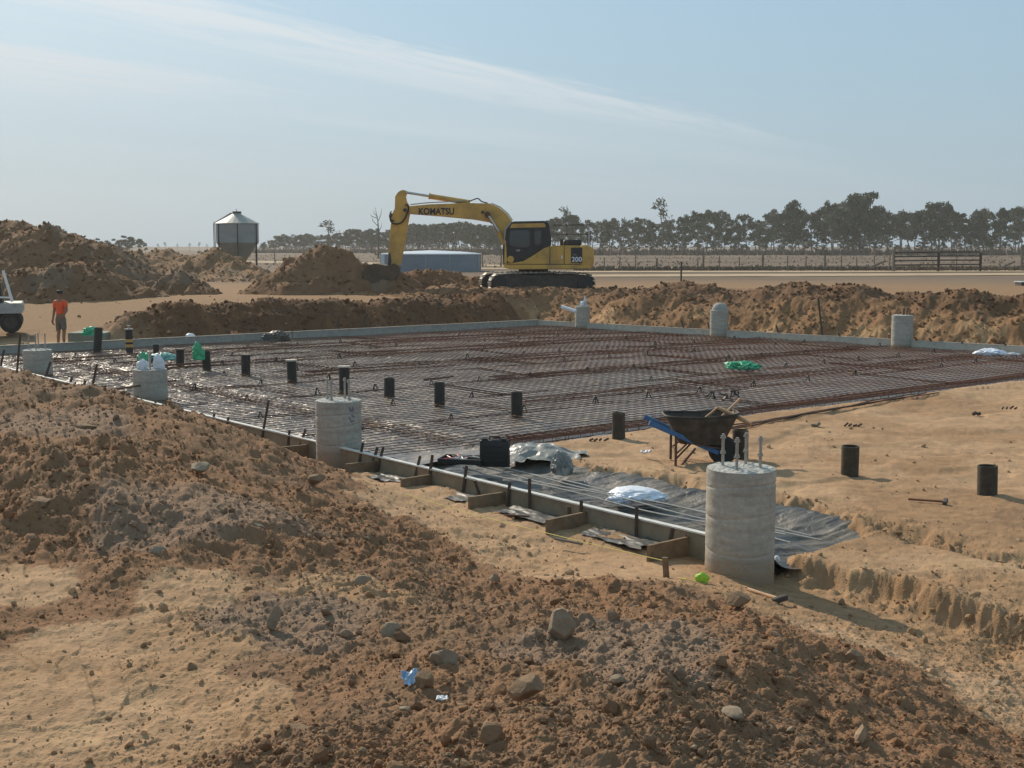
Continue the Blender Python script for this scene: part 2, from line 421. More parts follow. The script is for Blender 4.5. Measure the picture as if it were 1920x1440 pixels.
_wt = np.linalg.solve(_K, np.concatenate([cps[:, 2], np.zeros(3)]))
def tps(x, y):
    out = np.zeros_like(x)+_wt[_n]+_wt[_n+1]*x+_wt[_n+2]*y
    for i in range(_n):
        out += _wt[i]*_U((x-cps[i, 0])**2+(y-cps[i, 1])**2)
    return np.clip(out, -0.35, 1.5)
def cpw(x, y):
    """rough, tan, brown, grey weights by inverse distance"""
    w = np.zeros_like(x); a = [np.zeros_like(x) for _ in range(4)]
    for i in range(_n):
        k = 1/(((x-cps[i, 0])**2+(y-cps[i, 1])**2)/(cps[i, 1]**2*0.0016)+0.15)**1.8
        w += k; a[0] += k*cps[i, 3]; a[1+int(cps[i, 4])] += k
    return [q/w for q in a]

C_TAN = np.array([0.325, 0.196, 0.105]); C_TAN2 = np.array([0.41, 0.26, 0.15]); C_BRN = np.array([0.222, 0.134, 0.078]); C_RED = np.array([0.25, 0.136, 0.072])
C_GRY = np.array([0.255, 0.185, 0.135]); C_FLD = np.array([0.14, 0.1, 0.07]); C_YEL = np.array([0.52, 0.345, 0.19])

def terrain(x, y, detail=True):
    """height, colour, rough for arrays"""
    U, V = (x-OX)*D1[0]+(y-OY)*D1[1], (x-OX)*D2[0]+(y-OY)*D2[1]
    r = np.sqrt(x*x+y*y)
    wob = 0.18*fbm(U*0.8, V*0.8, 11, 3)
    vf = VF(U)
    nat = 0.02+0.84*sm((y-36)/13)
    near = (r < 34) & (y > -6)
    zt = np.zeros_like(x); rg = np.full_like(x, 0.12); wT = np.ones_like(x); wB = np.zeros_like(x); wG = np.zeros_like(x)
    idx = np.where(near & ((V < 0.8) | (U < -0.3)))[0] if x.ndim == 1 else None
    zt[idx] = tps(x[idx], y[idx]); a = cpw(x[idx], y[idx])
    rg[idx], wT[idx], wB[idx], wG[idx] = a
    wf = sm((r-26)/7)
    zfr = zt*(1-wf)+nat*wf
    rg = rg*(1-wf)+0.3*wf
    # right pad and trench
    pad = 0.05+0.02*fbm(x*0.35, y*0.35, 21, 3)
    edge = 2.15+0.22*fbm(U*1.6+3, V*0+2, 23, 4)+0.06*vnoise(U*9, V*9, 25)
    t_edge = sm((V-edge+0.13)/0.26)
    zstrip = -0.14+(pad+0.14)*t_edge
    # beyond the end of the strip: undisturbed plug with a crumbly groove
    plug = 0.02-0.05*sm((-U-0.5)/3)
    grv = np.exp(-((V-edge+0.05)/0.16)**2)*0.13*(0.6+0.6*vnoise(U*2.2, V, 31))
    zplug = plug+(pad-plug)*t_edge-grv
    kU = sm((U+0.62+0.1*vnoise(V*4, U*3, 33))/0.3)
    zin = zplug*(1-kU)+zstrip*kU
    # cut face of the plug towards the foreground
    vin = sm((V-0.42-0.1*fbm(U*1.3, V*0.6, 35, 3)-0.05*fbm(U*7, V*5, 36, 4, 0.65))/0.17)
    zplugside = zfr*(1-vin)+zin*vin
    zinside = np.where(U < -0.45, zplugside, zin)
    # slab trench on the U side
    slab = sm((U-5.62-wob*0.5)/0.25)
    zslab = -0.06-0.2*np.exp(-((U-6.25)/0.4)**2)
    zin2 = zinside*(1-slab)+zslab*slab
    ins = V > (0.0 if True else 0)
    z = np.where(V > 0.0, np.where(U > -0.45, zin2, zplugside), zfr)
    col_in = (V > 0.42) & (U < 6.0)
    # spoil bank behind the left-back form
    ub = U-25.62
    bh = 0.98+0.22*fbm(V*0.45, U*0.2, 41, 3)
    natb = np.maximum(nat, 0.05)
    bank1 = bh*sm(ub/1.9)
    bank1 = np.where(ub > 2.3, bh+(natb-bh)*sm((ub-2.3)/2.2), bank1)
    win1 = sm((V-4.3-wob*2)/2.0)
    out1 = natb*sm(ub/9)*(1-win1)+bank1*win1
    z = np.where((ub > 0) & (V > -3), out1*sm((V+3)/2.5)+nat*(1-sm((V+3)/2.5)), z)
    # spoil bank behind the right-back form
    vb = V-vf-0.12
    bh2 = 1.42+0.28*fbm(U*0.5, V*0.3, 43, 3)-0.22*sm((13-U)/5)-0.3*sm((U-21.5)/3)
    cut = sm(vb/2.6)**0.85
    bank2 = bh2*cut
    bank2 = np.where(vb > 2.9, bh2+(0.86-bh2)*sm((vb-2.9)/2.3), bank2)
    both = np.where(ub > 0, np.maximum(bank1, bank2), bank2)
    z = np.where(vb > 0, np.where(ub > 0, np.minimum(both, np.maximum(bank1, 0.86+0*bank1)+0.25), bank2), z)
    isb1 = (ub > 0) & (V > 1.5); isb2 = (vb > 0)
    far = sm((r-56)/8)
    z = z*(1-far)+0.86*far
    bank = np.where(isb1, win1*(1-sm((ub-3.6)/1.5)), 0); bank = np.maximum(bank, np.where(isb2, 1-sm((vb-4.6)/1.6), 0))
    bank = bank*(1-sm((r-52)/5))
    rg = np.where((V > 0.42) & (U < 6.1), 0.1+0.75*np.exp(-((V-edge+0.1)/0.22)**2), rg)
    rg = np.where((V > 0.3) & (V < 1.9) & (U < -0.6), 0.18+0.7*np.exp(-((V-0.45)/0.2)**2), rg)
    rg = np.where((V > 0) & (U > 6) & ~(isb1 | isb2), 0.1, rg)
    rg = np.where(isb1 | isb2, 0.1+0.9*bank, rg)
    rg = np.where(r > 58, 0.1, rg)
    pz_ = fbm(x*0.8+5, y*0.8, 49, 4, 0.6)
    rg = np.where(r < 30, rg*(0.6+0.4*sm(0.55+1.5*pz_))+0.06, rg)
    # ---- colour
    n1 = fbm(x*1.3, y*1.3, 51, 5, 0.6)[:, None]; n2 = fbm(x*0.4, y*0.4, 53, 4)[:, None]; n3 = fbm(x*5, y*5, 55, 3)[:, None]
    tan = (C_TAN+(C_TAN2-C_TAN)*sm(0.45+1.2*n2+0.8*n1))*(1+0.16*n3)
    n4 = fbm(x*9+y*3, y*22, 58, 3)[:, None]; tan = tan*(1+0.13*n4)
    tan = tan+(C_BRN*0.95-tan)*sm((n1*0.8+0.5*n3-n2*0.5-0.28)/0.3)*0.55
    tan = tan+(C_YEL-tan)*sm((n1+0.4*n3-0.35)/0.25)*0.5
    brn = C_BRN+(C_RED-C_BRN)*sm(0.5+n2*1.5+n3*0.4)
    dom = np.where((V > 0.42) & (U < 6.1), 1.0, wT)[:, None]
    wb = np.where((V > 0.42) & (U < 6.1), 0.0, wB)[:, None]; wg = np.where((V > 0.42) & (U < 6.1), 0.0, wG)[:, None]
    k = sm((dom-0.5+0.45*n1)/0.3+0.5)
    g = 0.5*sm((wg-0.5+0.5*n1+0.15*n3)/0.5+0.5)
    col = brn*(1-k)+tan*k
    col = col*(1-g)+C_GRY*g
    fl = C_FLD+(np.array([0.19, 0.138, 0.096])-C_FLD)*sm(0.5+fbm(x*0.05, y*0.12, 57, 4)*1.4)[:, None]
    hr = np.maximum(sm((r-30)/8)*(V < 2.6), np.maximum(sm((ub-3.4)/1.5)*(V > 0), sm((vb-4.2)/1.5)))
    kf = sm((r-60)/20)[:, None]
    lane = sm(1.2-np.abs(n2)*1.2)
    out = (C_TAN*0.86)*(1-kf)+fl*kf
    col = col*(1-hr[:, None])+out*hr[:, None]
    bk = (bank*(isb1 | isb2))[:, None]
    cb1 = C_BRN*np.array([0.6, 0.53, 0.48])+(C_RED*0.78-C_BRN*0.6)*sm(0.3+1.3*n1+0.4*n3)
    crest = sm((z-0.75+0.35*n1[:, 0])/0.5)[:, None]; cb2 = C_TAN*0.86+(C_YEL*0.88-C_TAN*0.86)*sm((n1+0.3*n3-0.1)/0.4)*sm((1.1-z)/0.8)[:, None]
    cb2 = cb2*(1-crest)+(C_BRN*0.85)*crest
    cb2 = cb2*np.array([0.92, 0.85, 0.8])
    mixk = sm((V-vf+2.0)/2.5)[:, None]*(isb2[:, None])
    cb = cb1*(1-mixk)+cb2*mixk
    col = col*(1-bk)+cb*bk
    if detail:
        dd = 1-sm((r-60)/10)
        bank0 = bank
        def sub(mask, fn):
            o = np.zeros_like(x); i = np.where(mask)[0]
            if len(i): o[i] = fn(i)
            return o
        nb = 1-0.65*bank
        big = sub((r < 60) & (rg > 0.35), lambda i: domes(x[i], y[i], 0.55, 0.16, 61)*sm((rg[i]-0.5)/0.4))*nb
        mid = sub((r < 60) & (rg > 0.15), lambda i: domes(x[i], y[i], 0.22, 0.34, 71)*sm((rg[i]-0.2)/0.5))*nb
        smal = sub(r < 24, lambda i: domes(x[i], y[i], 0.1, 0.6, 81)*sm(rg[i]/0.6)*(1-sm((r[i]-16)/8)))
        tiny = sub(r < 14, lambda i: domes(x[i], y[i], 0.045, 0.8, 91)*sm(rg[i]/0.35+0.1)*(1-sm((r[i]-9)/5)))
        amp = 0.35+0.65*rg
        z = z+dd*(0.6*big+0.5*mid+0.6*smal+0.6*tiny)
        z = z+dd*np.maximum(rg, 0.35*(rg > 0.2))*(0.17*fbm(x*0.9, y*0.9, 101, 5, 0.55)+0.035*(1-np.abs(fbm(x*3.3, y*3.3, 103, 4))*2.5))
        i = np.where(r < 40)[0]; z[i] = z[i]+(0.004+0.016*rg[i])*fbm(x[i]*14, y[i]*14, 105, 4)
        i = np.where(r < 18)[0]; z[i] = z[i]+(0.04*rg[i])*fbm(x[i]*5, y[i]*5, 106, 6, 0.72)+0.11*rg[i]*fbm(x[i]*2.1+y[i]*0.5, y[i]*1.5, 108, 4, 0.5)
        # erosion and crumble streaks on the bank faces
        z = z+bank*0.22*fbm(U*0.7, V*1.3, 107, 6, 0.6)
        z = z+bank*0.12*(1-np.abs(fbm(U*0.8, V*0.5, 109, 3))*3)*0.5*sm((z-0.15)/0.4)
        # tracks pressed in the flat foreground pan and on the pad
        for (tx, ty, wx_, wy_) in ((-1.35, 6.05, 0.55, 0.35), (-3.4, 8.9, 0.9, 0.4), (-2.6, 6.6, 0.6, 0.5)):
            pan = np.exp(-(((x-tx)/wx_)**2+((y-ty)/wy_)**2)**2)
            z = z-0.028*pan*sm(np.sin((x*1.0+y*0.45)*2*np.pi/0.21+0.8*vnoise(x*3, y*3, 112))*1.4+0.3)*sm(0.6+1.2*fbm(x*2.5, y*2.5, 111, 3))
        pd = np.where((V > 2.6) & (U < 5.4), 1.0, 0.0)
        z = z+pd*(0.016*fbm(x*2.2-y*1.2, y*5+x*1.5, 113, 4)+0.03*fbm(x*0.9, y*1.6, 114, 3)-0.03*sm((0.10-np.abs(fbm(U*0.35+4, V*0.22, 116, 3)))/0.06)-0.018*domes(x+40, y+7, 0.33, 0.22, 117)*6)
        z = z+0.02*(r > 56)*fbm(x*0.4, y*0.4, 115, 3)
    return z, col, rg
def ground_z(x, y, detail=False):
    z, _, _ = terrain(np.array([float(x)]), np.array([float(y)]), detail)
    return float(z[0])

A = []
a = R(26.0)
angs = np.concatenate([np.linspace(-math.pi+0.001, -R(80), 14)[:-1], np.linspace(-R(80), -a, 70)[:-1], np.linspace(-a, a, 1250), np.linspace(a, R(80), 70)[1:], np.linspace(R(80), math.pi-0.001, 14)[1:]])
rr = [0.3, 0.8, 1.3, 1.8, 2.3, 2.7]
inv = np.linspace(1/3.0, 1/62.0, 1250)
r1 = 1/inv
r1 = np.concatenate([r1[r1 < 29], np.linspace(29, 50, 300), r1[r1 > 50.05]])
rr = np.concatenate([rr, r1, 62.0*np.exp(np.linspace(0.02, math.log(7000/62.0), 110))])
AA, RR = np.meshgrid(angs, rr)
gx = (RR*np.sin(AA)).ravel(); gy = (RR*np.cos(AA)).ravel()
gz, gc, grg = terrain(gx, gy)
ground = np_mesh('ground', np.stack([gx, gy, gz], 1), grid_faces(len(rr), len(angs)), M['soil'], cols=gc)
tag(ground, 'bare brown dirt of the building site running out to dry fields', kind='structure')

# ------------------------------------------------------------------ loose clods
def ico(sub):
    bm = bmesh.new(); bmesh.ops.create_icosphere(bm, subdivisions=sub, radius=1.0)
    v = np.array([tuple(q.co) for q in bm.verts]); f = np.array([[q.index for q in k.verts] for k in bm.faces]); bm.free()
    return v, f
def stones(name, xs, ys, size, rng, sink=0.25, sub=1, label='', colf=None, zf=None):
    bv, bf = ico(sub)
    nv = len(bv); n = len(xs)
    vars_ = []
    for k in range(12):
        v = bv.copy()
        for j in range(5):
            d = rng.normal(size=3); d /= np.linalg.norm(d); o = rng.uniform(0.45, 0.85)
            s = v @ d; v = v-np.outer(np.maximum(0, s-o), d)*0.85
        v = v*(1+rng.uniform(-0.1, 0.1, size=(nv, 1)))
        vars_.append(v)
    vars_ = np.array(vars_)
    idx = rng.integers(0, 12, n)
    v = vars_[idx]*rng.uniform(0.55, 1.25, size=(n, 1, 3))
    q = rng.normal(size=(n, 4)); q /= np.linalg.norm(q, axis=1)[:, None]
    w_, x_, y_, z_ = q.T
    Rm = np.stack([1-2*(y_*y_+z_*z_), 2*(x_*y_-z_*w_), 2*(x_*z_+y_*w_), 2*(x_*y_+z_*w_), 1-2*(x_*x_+z_*z_), 2*(y_*z_-x_*w_), 2*(x_*z_-y_*w_), 2*(y_*z_+x_*w_), 1-2*(x_*x_+y_*y_)], 1).reshape(n, 3, 3)
    v = np.einsum('nij,nkj->nki', Rm, v)*size[:, None, None]
    if zf is None:
        z, c, _ = terrain(xs, ys)
    else:
        z, c = zf(xs, ys)
    v[:, :, 0] += xs[:, None]; v[:, :, 1] += ys[:, None]; v[:, :, 2] += (z+size*sink)[:, None]
    c = c*rng.uniform(0.78, 1.2, size=(n, 1))
    pale = rng.random(n) < 0.05
    c[pale] = c[pale]*0.5+np.array([0.36, 0.29, 0.2])*0.6
    cols = np.repeat(c, nv, axis=0)
    f = (bf[None]+(np.arange(n)*nv)[:, None, None]).reshape(-1, 3)
    o = np_mesh(name, v.reshape(-1, 3), f, M['clod'], cols=cols, smooth=False)
    return tag(o, label, kind='stuff')
rng = np.random.default_rng(5)
def scatter(n, r0, r1, p, lo, hi, seed, a=25.5):
    g = np.random.default_rng(seed)
    r = r0*np.exp(g.random(n)*math.log(r1/r0)); th = R(a)*(2*g.random(n)-1)
    x, y = r*np.sin(th), r*np.cos(th)
    _, _, rg = terrain(x, y, False)
    U, V = (x-OX)*D1[0]+(y-OY)*D1[1], (x-OX)*D2[0]+(y-OY)*D2[1]
    ok = (g.random(n) < np.maximum(rg-0.05, 0)**p+0.006) & ~((V > -0.1) & (V < 2.0) & (U > -0.5)) & ~((V > -.1) & (U > 5.5) & (U < 25.6) & (V < VF(U)+.1))
    x, y, r = x[ok], y[ok], r[ok]
    s = lo*(1-g.random(len(x))*(1-(lo/hi)**1.7))**(-1/1.7)
    return x, y, s
xs, ys, s = scatter(110000, 4.6, 20, 1.6, 0.0045, 0.026, 3)
stones('small_clods', xs, ys, s*(0.55+0.05*np.hypot(xs, ys)), rng, label='small crumbled clods of earth over the near spoil')
xs, ys, s = scatter(2200, 4.6, 22, 2.0, 0.018, 0.055, 4)
stones('clods', xs, ys, s, rng, sub=2, label='fist sized clods of earth over the near spoil')
xs, ys, s = scatter(26000, 30, 52, 1.5, 0.025, 0.1, 8)
stones('bank_clods', xs, ys, s, rng, sub=1, label='clods of earth over the excavated banks behind the slab')
# ------------------------------------------------------------------ sky and light
SUN_EL, SUN_AZ = R(33), R(-33)
w = bpy.data.worlds.new('World'); SC.world = w; w.use_nodes = True
nt = w.node_tree; N = nt.nodes; L = nt.links
bg = N['Background']; bg.inputs[1].default_value = 0.104
sky = N.new('ShaderNodeTexSky'); sky.sky_type = 'NISHITA'; sky.sun_disc = False
sky.sun_elevation = SUN_EL; sky.sun_rotation = SUN_AZ; sky.altitude = 50; sky.air_density = 1.0; sky.dust_density = 1.2; sky.ozone_density = 3.0
tc = N.new('ShaderNodeTexCoord')
sep = N.new('ShaderNodeSeparateXYZ'); L.new(tc.outputs['Generated'], sep.inputs[0])
def mth(op, a, b=None, c=None, clamp=False):
    n = N.new('ShaderNodeMath'); n.operation = op; n.use_clamp = clamp
    for i, v in enumerate((a, b, c)):
        if v is None: continue
        if isinstance(v, (int, float)): n.inputs[i].default_value = v
        else: L.new(v, n.inputs[i])
    return n.outputs[0]
def mrange(v, a, b, c=0.0, d=1.0):
    n = N.new('ShaderNodeMapRange'); n.interpolation_type = 'SMOOTHSTEP'
    L.new(v, n.inputs[0])
    for i, q in enumerate((a, b, c, d)): n.inputs[i+1].default_value = q
    return n.outputs[0]
zc = mth('MAXIMUM', sep.outputs['Z'], 0.012)
cx = mth('DIVIDE', sep.outputs['X'], zc); cy = mth('DIVIDE', sep.outputs['Y'], zc)
# distance to the edge of the cirrus band on the cloud plane, and coordinate along it
q = mth('SUBTRACT', mth('SUBTRACT', cy, 5.22), mth('MULTIPLY', mth('ADD', cx, 1.22), 1.71))
along = mth('ADD', mth('MULTIPLY', cx, 0.505), mth('MULTIPLY', cy, 0.863))
comb = N.new('ShaderNodeCombineXYZ'); L.new(mth('MULTIPLY', q, 0.55), comb.inputs[0]); L.new(mth('MULTIPLY', along, 0.16), comb.inputs[1])
n1 = N.new('ShaderNodeTexNoise'); n1.inputs['Scale'].default_value = 1.3; n1.inputs['Detail'].default_value = 7; n1.inputs['Roughness'].default_value = 0.6; n1.inputs['Distortion'].default_value = 0.4
L.new(comb.outputs[0], n1.inputs['Vector'])
comb2 = N.new('ShaderNodeCombineXYZ'); L.new(mth('MULTIPLY', q, 0.14), comb2.inputs[0]); L.new(mth('MULTIPLY', along, 0.05), comb2.inputs[1])
n2 = N.new('ShaderNodeTexNoise'); n2.inputs['Scale'].default_value = 1.6; n2.inputs['Detail'].default_value = 6; n2.inputs['Roughness'].default_value = 0.55
L.new(comb2.outputs[0], n2.inputs['Vector'])
comb3 = N.new('ShaderNodeCombineXYZ'); L.new(mth('MULTIPLY', q, 1.6), comb3.inputs[0]); L.new(mth('MULTIPLY', along, 0.5), comb3.inputs[1])
n3 = N.new('ShaderNodeTexNoise'); n3.inputs['Scale'].default_value = 1.5; n3.inputs['Detail'].default_value = 8; n3.inputs['Roughness'].default_value = 0.65; n3.inputs['Distortion'].default_value = 0.8
L.new(comb3.outputs[0], n3.inputs['Vector'])
qq = mth('ADD', q, mth('MULTIPLY', mth('ADD', mth('SUBTRACT', n1.outputs[0], 0.5), mth('MULTIPLY', mth('SUBTRACT', n3.outputs[0], 0.5), 0.55)), 2.3))
edge = mth('MULTIPLY', mth('MULTIPLY', mrange(qq, -0.3, 0.35), mrange(qq, 0.4, 3.0, 1.0, 0.0)), mrange(n3.outputs[0], 0.3, 0.62, 0.45, 1.0))
fade = mrange(along, 6.5, 15.0, 1.0, 0.0)
edge = mth('MULTIPLY', mth('MULTIPLY', edge, fade), 0.85)
band2 = mth('MULTIPLY', mth('MULTIPLY', mth('MULTIPLY', mrange(qq, 2.4, 3.8), mrange(qq, 4.8, 8.5, 1.0, 0.0)), mrange(along, 4.8, 7.6, 1.0, 0.15)), mrange(n3.outputs[0], 0.3, 0.65, 0.5, 1.0))
veil = mth('MULTIPLY', mrange(qq, 0.0, 3.0), mrange(n2.outputs[0], 0.3, 0.7, 0.1, 0.5))
wisp = mth('MULTIPLY', mrange(n1.outputs[0], 0.55, 0.8), 0.05)
cl = mth('MAXIMUM', mth('MAXIMUM', edge, band2), mth('ADD', veil, wisp), clamp=True)
cl = mth('MULTIPLY', cl, mrange(sep.outputs['Z'], 0.01, 0.09))
mx = N.new('ShaderNodeMix'); mx.data_type = 'RGBA'
L.new(cl, mx.inputs['Factor']); L.new(sky.outputs[0], mx.inputs['A']); mx.inputs['B'].default_value = (6.3, 6.75, 6.95, 1)
# dusty air near the horizon
hz = N.new('ShaderNodeMix'); hz.data_type = 'RGBA'
L.new(mth('MULTIPLY', mrange(sep.outputs['Z'], -0.02, 0.22, 1.0, 0.0), 0.75), hz.inputs['Factor'])
ev = N.new('ShaderNodeMix'); ev.data_type = 'RGBA'; ev.inputs['Factor'].default_value = 0.72
L.new(sky.outputs[0], ev.inputs['A']); ev.inputs['B'].default_value = (2.9, 4.35, 5.2, 1)
L.new(ev.outputs['Result'], mx.inputs['A'])
L.new(mx.outputs['Result'], hz.inputs['A']); hz.inputs['B'].default_value = (3.05, 3.9, 4.65, 1)
L.new(hz.outputs['Result'], bg.inputs[0])

sd = bpy.data.lights.new('sun', 'SUN'); sd.energy = 3.7; sd.angle = R(0.9); sd.color = (1.0, 0.87, 0.7)
sun = bpy.data.objects.new('sun', sd); COL.objects.link(sun)
sv = Vector((math.sin(SUN_AZ)*math.cos(SUN_EL), math.cos(SUN_AZ)*math.cos(SUN_EL), math.sin(SUN_EL)))
sun.rotation_euler = sv.to_track_quat('Z', 'Y').to_euler()
SC.view_settings.view_transform = 'Standard'; SC.view_settings.look = 'None'; SC.view_settings.gamma = 1; SC.view_settings.exposure = 0.24
SC.view_settings.use_curve_mapping = False

hb = MB(); hb.box((0, 340, 14), (1700, 760, 40))
hzo = hb.build('haze', M['white'])
hm = bpy.data.materials.new('haze_air'); hm.use_nodes = True
hn = hm.node_tree
for n in list(hn.nodes): hn.nodes.remove(n)
o_ = hn.nodes.new('ShaderNodeOutputMaterial'); pv = hn.nodes.new('ShaderNodeVolumePrincipled')
pv.inputs['Color'].default_value = (0.9, 0.88, 0.85, 1); pv.inputs['Density'].default_value = 0.00042; pv.inputs['Anisotropy'].default_value = 0.3
hn.links.new(pv.outputs[0], o_.inputs['Volume'])
hzo.data.materials.clear(); hzo.data.materials.append(hm)
tag(hzo, 'thin dusty haze over the site and the fields', kind='stuff')
SC.cycles.volume_bounces = 0
SC.cycles.max_bounces = 6; SC.cycles.diffuse_bounces = 3; SC.cycles.glossy_bounces = 3; SC.cycles.transmission_bounces = 4; SC.cycles.transparent_max_bounces = 8
SC.cycles.use_denoising = True

# ------------------------------------------------------------------ spoil heaps
def heap(name, lobes, z0, label, seed, tone=0.0, res=0.09, amp=1.0, group='spoil heaps behind the slab'):
    """lobes: (x, y, rx, ry, h, rot)"""
    xs0 = min(l[0]-max(l[2], l[3])*1.1 for l in lobes); xs1 = max(l[0]+max(l[2], l[3])*1.1 for l in lobes)
    ys0 = min(l[1]-max(l[2], l[3])*1.1 for l in lobes); ys1 = max(l[1]+max(l[2], l[3])*1.1 for l in lobes)
    cx, cy = (xs0+xs1)/2, (ys0+ys1)/2
    nx, ny = int((xs1-xs0)/res)+1, int((ys1-ys0)/res)+1
    X, Y = np.meshgrid(np.linspace(xs0, xs1, nx), np.linspace(ys0, ys1, ny))
    x, y = X.ravel(), Y.ravel()
    h = np.full_like(x, -1.0)
    wx = x+0.5*fbm(x*0.6, y*0.6, seed, 3); wy = y+0.5*fbm(x*0.6, y*0.6, seed+1, 3)
    for (lx, ly, rx, ry, hh, rot) in lobes:
        ca, sa = math.cos(rot), math.sin(rot)
        e1 = ((wx-lx)*ca+(wy-ly)*sa)/rx; e2 = (-(wx-lx)*sa+(wy-ly)*ca)/ry
        d = np.sqrt(e1*e1+e2*e2+0.02)
        k = hh*(1.13-d*1.13)
        h = np.where(k > h-0.25, np.maximum(h, k)+0.12*np.exp(-((h-k)/0.25)**2)*(k > 0)*(h > 0), h)
    m = sm(h/0.5)
    h = h+m*amp*(0.19*fbm(x*0.9, y*0.9, seed+2, 6, 0.64)+0.10*(1-np.abs(fbm(x*1.1, y*0.5, seed+5, 3))*3))
    h = h+m*amp*(0.9*domes(x, y, 0.6, 0.35, seed+7)+0.9*domes(x, y, 0.3, 0.6, seed+9))
    z = z0+h
    n1 = fbm(x*0.7, y*0.7, seed+11, 4)[:, None]; n2 = fbm(x*3, y*3, seed+12, 3)[:, None]
    base = C_BRN*np.array([0.85, 0.8, 0.75])
    if tone > 0: base = base*(1-tone)+(C_TAN*0.85)*tone
    c = base+(C_RED*0.95-base)*sm(0.35+n1)*0.8*(1-tone)+0.0
    c = c+(C_GRY*0.85-c)*sm((n1*-1-0.1)/0.3)*0.45
    c = c*(1+0.18*n2)
    keep = z > z0-0.35
    z = np.maximum(z, z0-0.35)
    # drop cells fully buried
    f = grid_faces(ny, nx); kf = keep[f].any(1); f = f[kf]
    used = np.unique(f); mp = -np.ones(len(x), dtype=np.int64); mp[used] = np.arange(len(used)); f = mp[f]
    o = np_mesh(name, np.stack([x-cx, y-cy, z], 1)[used], f, M['clod'], cols=c[used])
    o.location = (cx, cy, 0)
    tag(o, label, 'dirt pile', group)
    def zf(qx, qy):
        ix = np.clip(((qx-xs0)/(xs1-xs0)*(nx-1)).round().astype(int), 0, nx-1); iy = np.clip(((qy-ys0)/(ys1-ys0)*(ny-1)).round().astype(int), 0, ny-1)
        k = iy*nx+ix
        return z[k], c[k]
    g = np.random.default_rng(seed)
    ns = int((xs1-xs0)*(ys1-ys0)*22*amp)
    qx = g.uniform(xs0, xs1, ns); qy = g.uniform(ys0, ys1, ns)
    zz, _ = zf(qx, qy); ok = zz > z0-0.1
    qx, qy = qx[ok], qy[ok]
    s = 0.03*(1-g.random(len(qx))*(1-(0.03/0.14)**1.8))**(-1/1.8)
    st = stones('clods', qx, qy, s, g, sub=1, zf=zf)
    st.data.transform(Matrix.Translation((-cx, -cy, 0)))
    st.parent = o; st['kind'] = 'stuff'
    if 'label' in st: del st['label']
    return o
def at(px, Y): return (px-960)/2315.8*Y
heap('dirt_pile', [(at(40, 57), 57, 7.2, 6, 3.75, 0), (at(110, 56), 56, 7.0, 5.5, 3.55, 0.1), (at(-60, 57), 57, 8, 6, 3.6, 0), (at(175, 55), 55, 4.6, 4.5, 2.5, 0.2)], 0.2, 'largest brown dirt pile on the left rising above the horizon', 201, res=0.1)
heap('dirt_pile', [(at(150, 48.5), 48.5, 4.2, 3.2, 2.05, 0.1), (at(70, 48), 48, 3.8, 3.0, 1.7, 0), (at(245, 49), 49, 2.8, 2.4, 1.15, 0), (at(-10, 48), 48, 3, 2.6, 1.3, 0)], 0.25, 'grey brown dirt pile in front of the largest one, behind the person in orange', 211, res=0.08)
heap('dirt_pile', [(at(350, 51.5), 51.5, 1.75, 1.7, 1.2, 0), (at(322, 51.5), 51.5, 1.3, 1.4, 0.95, 0), (at(385, 51), 51, 1.1, 1.2, 0.55, 0)], 0.62, 'small rounded dark dirt pile left of the excavator heap', 221, res=0.07)
heap('dirt_pile', [(at(410, 74), 74, 3.6, 4, 2.0, 0.2), (at(365, 76), 76, 4.5, 4, 1.6, 0), (at(450, 72), 72, 2.6, 3, 1.25, 0), (at(480, 70), 70, 2.5, 2.6, 0.6, 0)], 0.72, 'pale pinkish dirt pile at the foot of the silo', 231, tone=0.6, res=0.13, amp=0.8)
heap('dirt_pile', [(at(240, 82), 82, 5, 4, 1.9, 0), (at(310, 84), 84, 5, 4, 1.9, 0.2), (at(190, 80), 80, 4, 4, 2.4, 0)], 0.72, 'low pale dirt pile behind the left heap, under the distant bushes', 241, tone=0.7, res=0.15, amp=0.7)
heap('dirt_pile', [(at(615, 52.6), 52.6, 2.6, 2.3, 2.05, 0), (at(560, 52), 52, 2.3, 2.2, 1.45, 0.2), (at(642, 52.8), 52.8, 2.0, 2.0, 1.9, 0), (at(695, 53.0), 53.0, 2.1, 1.8, 1.25, 0), (at(742, 52.9), 52.9, 1.9, 1.6, 0.95, 0)], 0.80, 'peaked reddish brown dirt pile where the excavator digs', 251, res=0.07)
heap('dirt_pile', [(at(800, 54), 54, 2.2, 1.6, 1.0, 0), (at(768, 54), 54, 1.8, 1.5, 0.92, 0)], 0.8, 'low dirt pile between the digging bucket and the tank', 261, res=0.06)
heap('dirt_pile', [(at(852, 55), 55, 1.3, 1.3, 0.82, 0), (at(880, 54.6), 54.6, 1.0, 1.0, 0.5, 0), (at(830, 55), 55, 1.0, 1.1, 0.8, 0)], 0.84, 'small lumpy tan dirt pile in front of the tank, near the tracks', 271, tone=0.45, res=0.05)
